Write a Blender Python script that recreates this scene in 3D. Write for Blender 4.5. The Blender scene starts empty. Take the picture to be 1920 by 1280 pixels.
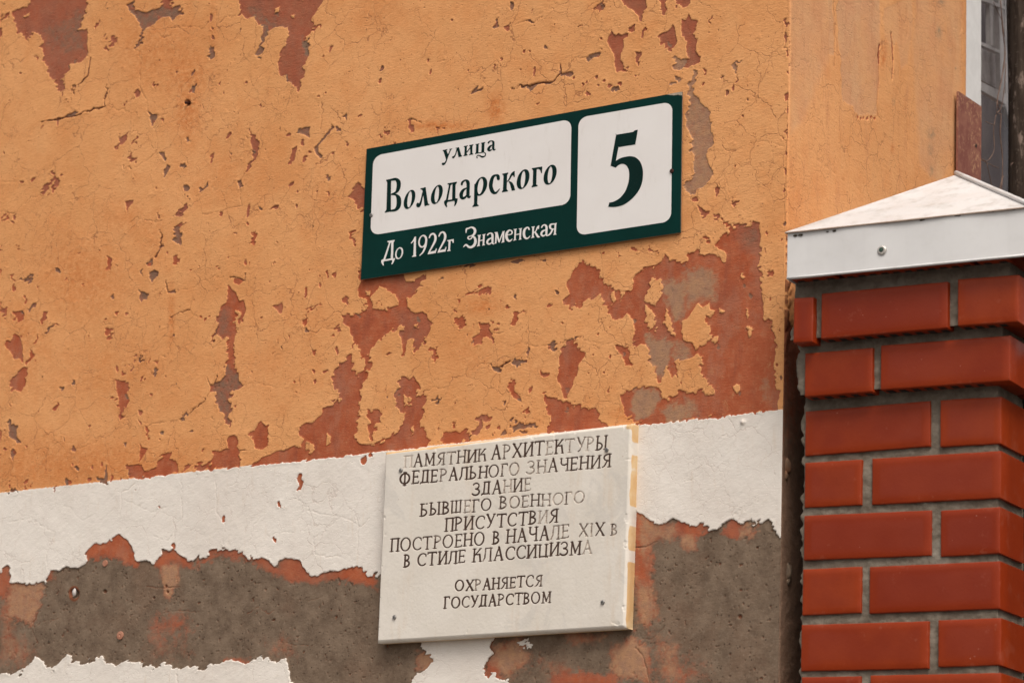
import bpy, math
import numpy as np
from math import radians, sin, cos, pi

# ------------------------------------------------------------------ camera
sc = bpy.context.scene
FPX, PITCH, ROLL, YAW = 5474.1, radians(12.8256), radians(2.15616), radians(-37.28485)
SIDE = radians(-7.1346)                      # the side wall and the pillar are turned a little against the front wall
cp, sp, cr, sr, cy, sy = cos(PITCH), sin(PITCH), cos(ROLL), sin(ROLL), cos(YAW), sin(YAW)
FWD = np.array([sy*cp, cy*cp, sp]); RIGHT = np.array([cy, -sy, 0.0]); UPV = np.cross(RIGHT, FWD)
R2 = RIGHT*cr + UPV*sr; U2 = -RIGHT*sr + UPV*cr
def ray(px, py): return FWD + R2*((px-960)/FPX) - U2*((py-640)/FPX)
CAM = -ray(1473, 500)*5.15; CAM[2] = 1.6
cd = bpy.data.cameras.new('camera'); cam = bpy.data.objects.new('camera', cd); sc.collection.objects.link(cam)
cd.sensor_width = 36; cd.lens = FPX/1920*36; cd.clip_start = 0.05; cd.clip_end = 3000
from mathutils import Matrix, Vector
m = Matrix(((R2[0], U2[0], -FWD[0], CAM[0]), (R2[1], U2[1], -FWD[1], CAM[1]), (R2[2], U2[2], -FWD[2], CAM[2]), (0, 0, 0, 1)))
cam.matrix_world = m
cd.dof.use_dof = True; cd.dof.focus_distance = 5.45; cd.dof.aperture_fstop = 6.3
sc.camera = cam

# ------------------------------------------------------------------ light: an overcast sky, a broad weak sun behind it
world = bpy.data.worlds.new('World'); sc.world = world; world.use_nodes = True
wn, wl = world.node_tree.nodes, world.node_tree.links
wn.clear()
sky = wn.new('ShaderNodeTexSky'); sky.sky_type = 'NISHITA'; sky.sun_disc = False
SUN_EL, SUN_AZ = radians(54), radians(131)    # azimuth measured clockwise from +y
sky.sun_elevation = SUN_EL; sky.sun_rotation = SUN_AZ; sky.dust_density = 6; sky.air_density = 1.0; sky.ozone_density = 1
hs = wn.new('ShaderNodeHueSaturation'); hs.inputs['Saturation'].default_value = 0.18
warm = wn.new('ShaderNodeMix'); warm.data_type = 'RGBA'; warm.blend_type = 'MULTIPLY'; warm.inputs[0].default_value = 1
warm.inputs[7].default_value = (1.0, 0.957, 0.915, 1)
bg = wn.new('ShaderNodeBackground'); bg.inputs['Strength'].default_value = 0.15
wo = wn.new('ShaderNodeOutputWorld')
wl.new(sky.outputs[0], hs.inputs['Color']); wl.new(hs.outputs[0], warm.inputs[6]); wl.new(warm.outputs[2], bg.inputs['Color'])
wl.new(bg.outputs[0], wo.inputs['Surface'])
sd = bpy.data.lights.new('sun', 'SUN'); so = bpy.data.objects.new('sun', sd); sc.collection.objects.link(so)
sd.energy = 1.25; sd.angle = radians(22); sd.color = (1.0, 0.955, 0.89)
sdir = Vector((sin(SUN_AZ)*cos(SUN_EL), cos(SUN_AZ)*cos(SUN_EL), sin(SUN_EL)))
so.rotation_euler = sdir.to_track_quat('Z', 'Y').to_euler()
vs = sc.view_settings
sc.display_settings.display_device = 'sRGB'
vs.view_transform = 'Standard'; vs.look = 'None'; vs.gamma = 1; vs.use_curve_mapping = False
vs.exposure = 0.22
sc.cycles.max_bounces = 6

# ------------------------------------------------------------------ helpers
def unp(px, py, p0, n):
    """point where the sight line of a place in the photograph meets a plane"""
    d = ray(px, py); return CAM + d*(np.dot(np.asarray(p0)-CAM, n)/np.dot(d, n))
def projv(X, Y, Z):
    vx, vy, vz = X-CAM[0], Y-CAM[1], Z-CAM[2]
    z = vx*FWD[0]+vy*FWD[1]+vz*FWD[2]
    return (960+FPX*(vx*R2[0]+vy*R2[1]+vz*R2[2])/z, 640-FPX*(vx*U2[0]+vy*U2[1]+vz*U2[2])/z)
YN = np.array([0., 1., 0.])
SA = np.array([cos(SIDE), -sin(SIDE), 0.])    # out of the side wall / along the pillar front
SS = np.array([sin(SIDE), cos(SIDE), 0.])     # along the side wall, away from the street
SN = -SS
def WP(px, py, off=0.0): return unp(px, py, (0, -off, 0), YN)

def vnoise(x, y, seed=0):
    tab = np.random.RandomState(seed+7).rand(256, 256).astype(np.float32)
    xi = np.floor(x).astype(np.int64); yi = np.floor(y).astype(np.int64)
    fx = (x-xi).astype(np.float32); fy = (y-yi).astype(np.float32)
    fx = fx*fx*(3-2*fx); fy = fy*fy*(3-2*fy)
    a, b, c, d = xi & 255, (xi+1) & 255, yi & 255, (yi+1) & 255
    return (tab[a, c]*(1-fx)+tab[b, c]*fx)*(1-fy)+(tab[a, d]*(1-fx)+tab[b, d]*fx)*fy
def anoise(x, y, seed=0):
    """angular noise: linear patches, for torn edges"""
    tab = np.random.RandomState(seed+7).rand(256, 256).astype(np.float32)
    xi = np.floor(x).astype(np.int64); yi = np.floor(y).astype(np.int64)
    fx = (x-xi).astype(np.float32); fy = (y-yi).astype(np.float32)
    a, b, c, d = xi & 255, (xi+1) & 255, yi & 255, (yi+1) & 255
    A, B, C_, D = tab[a, c], tab[b, c], tab[a, d], tab[b, d]
    return np.where(fx+fy < 1, A+(B-A)*fx+(C_-A)*fy, D+(C_-D)*(1-fx)+(B-D)*(1-fy))-.5
def fbm(x, y, seed=0, oct=4, gain=0.5):
    s = 0; a = 1; t = 0
    for i in range(oct):
        s = s+a*(vnoise(x*2**i+13.7*i, y*2**i+7.1*i, seed+i*3)-0.5); t += a; a *= gain
    return s/t*2                                # about -1..1
def smooth(e0, e1, x):
    t = np.clip((x-e0)/(e1-e0), 0, 1); return t*t*(3-2*t)

def seg_d(x, y, ax, ay, bx, by):
    dx, dy = bx-ax, by-ay; L = dx*dx+dy*dy+1e-9
    t = np.clip(((x-ax)*dx+(y-ay)*dy)/L, 0, 1)
    return np.hypot(x-ax-t*dx, y-ay-t*dy), t
def poly_sd(x, y, P):
    """signed distance, positive inside"""
    d = np.full(x.shape, 1e9, np.float32); ins = np.zeros(x.shape, bool); n = len(P)
    for i in range(n):
        ax, ay = P[i]; bx, by = P[(i+1) % n]
        dd, _ = seg_d(x, y, ax, ay, bx, by); d = np.minimum(d, dd)
        if ay != by:
            c = ((ay > y) != (by > y)) & (x < (bx-ax)*(y-ay)/(by-ay)+ax); ins ^= c
    return np.where(ins, d, -d)
def parse(s): return [tuple(float(v) for v in q.split(',')) for q in s.split()]
TILE = {k: (x, y, 2.977) for k, (x, y) in dict(A=(0, 0), B=(640, 0), C=(1280, 0), D=(0, 430), E=(640, 430), F=(1280, 430), G=(0, 850), H=(640, 850), I=(1280, 850)).items()}
def tp(t, pts):
    ox, oy, s = TILE[t]; return [(ox+p[0]/s, oy+p[1]/s) for p in pts]

def smooth_curve(P, n=6, closed=False):
    P = [np.array(p, float) for p in P]
    if len(P) < 3: return P
    if closed: Q = [P[-1]]+P+[P[0], P[1]]
    else: Q = [2*P[0]-P[1]]+P+[2*P[-1]-P[-2]]
    out = []
    for i in range(1, len(Q)-2):
        for k in range(n):
            t = k/n
            out.append(0.5*((2*Q[i])+(-Q[i-1]+Q[i+1])*t+(2*Q[i-1]-5*Q[i]+4*Q[i+1]-Q[i+2])*t*t+(-Q[i-1]+3*Q[i]-3*Q[i+1]+Q[i+2])*t**3))
    if not closed: out.append(P[-1])
    return out
def stroke_sd(x, y, P, sm=True):
    Q = smooth_curve(P) if sm else [np.array(p, float) for p in P]
    best = np.full(x.shape, -1e9, np.float32)
    for a, b in zip(Q[:-1], Q[1:]):
        d, t = seg_d(x, y, a[0], a[1], b[0], b[1]); best = np.maximum(best, (a[2]*(1-t)+b[2]*t)-d)
    return best

COL = sc.collection
def mesh_obj(name, verts, faces, mat=None, parent=None, smoothed=False, attrs=None):
    me = bpy.data.meshes.new(name)
    if isinstance(faces, np.ndarray) and faces.shape[1] == 4:
        verts = np.asarray(verts, np.float32); nf = len(faces)
        me.vertices.add(len(verts)); me.vertices.foreach_set('co', verts.ravel())
        me.loops.add(nf*4); me.loops.foreach_set('vertex_index', faces.astype(np.int32).ravel())
        me.polygons.add(nf); me.polygons.foreach_set('loop_start', np.arange(0, nf*4, 4, dtype=np.int32))
        try: me.polygons.foreach_set('loop_total', np.full(nf, 4, np.int32))
        except Exception: pass
        me.update(calc_edges=True)
    else:
        me.from_pydata([tuple(map(float, v)) for v in verts], [], [tuple(int(i) for i in f) for f in faces]); me.update()
    if smoothed: me.polygons.foreach_set('use_smooth', np.ones(len(me.polygons), bool))
    if attrs:
        for k, v in attrs.items():
            at = me.attributes.new(k, 'FLOAT', 'POINT'); at.data.foreach_set('value', np.asarray(v, np.float32).ravel())
    if mat: me.materials.append(mat)
    o = bpy.data.objects.new(name, me); COL.objects.link(o)
    if parent is not None: o.parent = parent; o.matrix_parent_inverse = parent.matrix_world.inverted()
    return o
def empty(name, loc, label, cat):
    o = bpy.data.objects.new(name, None); COL.objects.link(o); o.location = Vector([float(v) for v in loc])
    o.matrix_world = Matrix.Translation(o.location); o.empty_display_size = 0.05
    o['label'] = label; o['category'] = cat
    return o
def tag(o, label, cat): o['label'] = label; o['category'] = cat; return o
def grid_faces(nu, nv, flip=False):
    i = np.arange(nu-1)[:, None]*nv+np.arange(nv-1)[None, :]
    f = np.stack([i, i+nv, i+nv+1, i+1], -1).reshape(-1, 4)
    return f[:, ::-1].copy() if flip else f

def contour_mesh(F, X, Y):
    """flat shape where F > 0, cut along the zero line (cells clipped, full cells run together in rows)"""
    V, faces = [], []
    pos = F > 0
    n0, n1 = F.shape
    cnt = pos[:-1, :-1].astype(int)+pos[1:, :-1]+pos[1:, 1:]+pos[:-1, 1:]
    for i in range(n0-1):
        row = cnt[i]; j = 0
        nz = np.nonzero(row)[0]
        if len(nz) == 0: continue
        k = 0
        while k < len(nz):
            j = nz[k]
            if row[j] == 4:
                e = j
                while k+1 < len(nz) and nz[k+1] == e+1 and row[e+1] == 4: k += 1; e += 1
                b = len(V); V += [(X[i, j], Y[i, j]), (X[i+1, j], Y[i+1, j]), (X[i+1, e+1], Y[i+1, e+1]), (X[i, e+1], Y[i, e+1])]
                faces.append((b, b+1, b+2, b+3))
            else:
                cs = [(i, j), (i+1, j), (i+1, j+1), (i, j+1)]; poly = []
                for q in range(4):
                    a, c = cs[q], cs[(q+1) % 4]; fa, fc = F[a], F[c]
                    if fa > 0: poly.append((X[a], Y[a]))
                    if (fa > 0) != (fc > 0):
                        t = fa/(fa-fc); poly.append((X[a]+(X[c]-X[a])*t, Y[a]+(Y[c]-Y[a])*t))
                if len(poly) >= 3:
                    b = len(V); V += poly; faces.append(tuple(range(b, b+len(poly))))
            k += 1
    return V, faces
def plane_print(name, F, X, Y, off, mat, parent):
    V, faces = contour_mesh(F, X, Y)
    verts = [WP(px, py, off) for px, py in V]
    return mesh_obj(name, verts, faces, mat, parent)

def box_pts(P, ax, ay, az):
    """8 corners from an origin and three edge vectors"""
    P = np.asarray(P, float); return [P, P+ax, P+ax+ay, P+ay, P+az, P+ax+az, P+ax+ay+az, P+ay+az]
BOXF = [(0, 3, 2, 1), (4, 5, 6, 7), (0, 1, 5, 4), (1, 2, 6, 5), (2, 3, 7, 6), (3, 0, 4, 7)]
def box(name, P, ax, ay, az, mat, parent=None, bevel=0.0):
    o = mesh_obj(name, box_pts(P, np.asarray(ax, float), np.asarray(ay, float), np.asarray(az, float)), BOXF, mat, parent)
    if bevel:
        import bmesh
        bm = bmesh.new(); bm.from_mesh(o.data); bmesh.ops.recalc_face_normals(bm, faces=bm.faces)
        bmesh.ops.bevel(bm, geom=list(bm.edges), offset=bevel, segments=2, affect='EDGES'); bm.to_mesh(o.data); bm.free()
    return o
def slab_from(name, front, nrm, thick, mat, parent=None):
    """prism: a traced front outline given real thickness behind it"""
    n = len(front); back = [p-np.asarray(nrm)*thick for p in front]
    f = [tuple(range(n)), tuple(range(2*n-1, n-1, -1))]+[(i, i+n, (i+1) % n+n, (i+1) % n) for i in range(n)]
    return mesh_obj(name, list(front)+back, f, mat, parent)
def tube(name, pts, rad, mat, parent=None, seg=7, cap=True):
    V, faces = [], []; pts = [np.asarray(p, float) for p in pts]
    rad = rad if hasattr(rad, '__len__') else [rad]*len(pts)
    for i, p in enumerate(pts):
        t = pts[min(i+1, len(pts)-1)]-pts[max(i-1, 0)]; t /= np.linalg.norm(t)+1e-9
        a = np.cross(t, [0.3, 0.2, 1] if abs(t[2]) < 0.9 else [1, 0.1, 0]); a /= np.linalg.norm(a); b = np.cross(t, a)
        for k in range(seg):
            an = 2*pi*k/seg; V.append(p+rad[i]*(a*cos(an)+b*sin(an)))
    for i in range(len(pts)-1):
        for k in range(seg): faces.append((i*seg+k, i*seg+(k+1) % seg, (i+1)*seg+(k+1) % seg, (i+1)*seg+k))
    if cap: faces.append(tuple(range(seg-1, -1, -1))); faces.append(tuple(range((len(pts)-1)*seg, len(pts)*seg)))
    return mesh_obj(name, V, faces, mat, parent, smoothed=True)
def lathe(name, c, axis, prof, mat, parent=None, seg=20, slot=None):
    """profile of (radius, height) round an axis"""
    axis = np.asarray(axis, float); axis /= np.linalg.norm(axis)
    a = np.cross(axis, [0, 0, 1]); a /= np.linalg.norm(a); b = np.cross(axis, a)
    V, faces = [], []
    for r, h in prof:
        for k in range(seg):
            an = 2*pi*k/seg; V.append(np.asarray(c)+axis*h+(a*cos(an)+b*sin(an))*max(r, 1e-5))
    for i in range(len(prof)-1):
        for k in range(seg): faces.append((i*seg+k, i*seg+(k+1) % seg, (i+1)*seg+(k+1) % seg, (i+1)*seg+k))
    faces.append(tuple(range((len(prof)-1)*seg, len(prof)*seg)))
    return mesh_obj(name, V, faces, mat, parent, smoothed=False)

# ------------------------------------------------------------------ node helper
class NT:
    def __init__(s, name):
        s.m = bpy.data.materials.new(name); s.m.use_nodes = True; s.t = s.m.node_tree; s.n = s.t.nodes; s.n.clear()
        s.out = s.n.new('ShaderNodeOutputMaterial'); s.b = s.n.new('ShaderNodeBsdfPrincipled'); s.t.links.new(s.b.outputs[0], s.out.inputs[0])
        s.co = s.n.new('ShaderNodeTexCoord').outputs['Object']
    def L(s, v, sock):
        if isinstance(v, bpy.types.NodeSocket): s.t.links.new(v, sock)
        elif isinstance(v, tuple) and len(v) == 3 and sock.type == 'RGBA': sock.default_value = (*v, 1)
        else: sock.default_value = v
    def math(s, op, a, b=0.0, c=None, clamp=False):
        x = s.n.new('ShaderNodeMath'); x.operation = op; x.use_clamp = clamp; s.L(a, x.inputs[0]); s.L(b, x.inputs[1])
        if c is not None: s.L(c, x.inputs[2])
        return x.outputs[0]
    def attr(s, k):
        x = s.n.new('ShaderNodeAttribute'); x.attribute_name = k; return x.outputs['Fac']
    def noise(s, scale, detail=4, rough=0.55, co=None, dist=0.0, w=0):
        x = s.n.new('ShaderNodeTexNoise'); s.L(scale, x.inputs['Scale']); x.inputs['Detail'].default_value = detail; x.inputs['Roughness'].default_value = rough
        x.inputs['Distortion'].default_value = dist
        s.L(s.co if co is None else co, x.inputs['Vector']); return x.outputs['Fac']
    def vor(s, scale, feature='F1', co=None, out='Distance', rnd=1.0):
        x = s.n.new('ShaderNodeTexVoronoi'); x.feature = feature; s.L(scale, x.inputs['Scale']); x.inputs['Randomness'].default_value = rnd
        s.L(s.co if co is None else co, x.inputs['Vector']); return x.outputs[out]
    def map(s, scale=(1, 1, 1), rot=(0, 0, 0), loc=(0, 0, 0), co=None):
        x = s.n.new('ShaderNodeMapping'); x.inputs['Scale'].default_value = scale; x.inputs['Rotation'].default_value = rot; x.inputs['Location'].default_value = loc
        s.L(s.co if co is None else co, x.inputs['Vector']); return x.outputs[0]
    def ss(s, v, lo, hi, a=0.0, b=1.0):
        x = s.n.new('ShaderNodeMapRange'); x.interpolation_type = 'SMOOTHSTEP'; s.L(v, x.inputs[0])
        for i, q in enumerate((lo, hi, a, b)): s.L(q, x.inputs[i+1])
        return x.outputs[0]
    def mix(s, f, a, b, bt='MIX'):
        x = s.n.new('ShaderNodeMix'); x.data_type = 'RGBA'; x.blend_type = bt; s.L(f, x.inputs[0]); s.L(a, x.inputs[6]); s.L(b, x.inputs[7]); return x.outputs[2]
    def bump(s, h, dist=0.001, strength=1.0, n=None):
        x = s.n.new('ShaderNodeBump'); s.L(h, x.inputs['Height']); s.L(dist, x.inputs['Distance']); x.inputs['Strength'].default_value = strength
        if n is not None: s.L(n, x.inputs['Normal'])
        return x.outputs[0]
    def fin(s, col, rough=0.8, normal=None, spec=0.3, metal=0.0):
        s.L(col, s.b.inputs['Base Color']); s.L(rough, s.b.inputs['Roughness']); s.L(metal, s.b.inputs['Metallic'])
        s.L(spec, s.b.inputs['Specular IOR Level'])
        if normal is not None: s.L(normal, s.b.inputs['Normal'])
        return s.m
def simple_mat(name, a, b, scale=40, rough=0.7, metal=0.0, bump=0.0003, spec=0.3, rscale=None):
    t = NT(name); n = t.noise(scale, 5, 0.6)
    return t.fin(t.mix(t.ss(n, 0.35, 0.65), a, b), t.ss(t.noise(scale*2.3), 0.3, 0.7, rough-0.08, rough+0.08), t.bump(n, bump), spec, metal)
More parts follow.
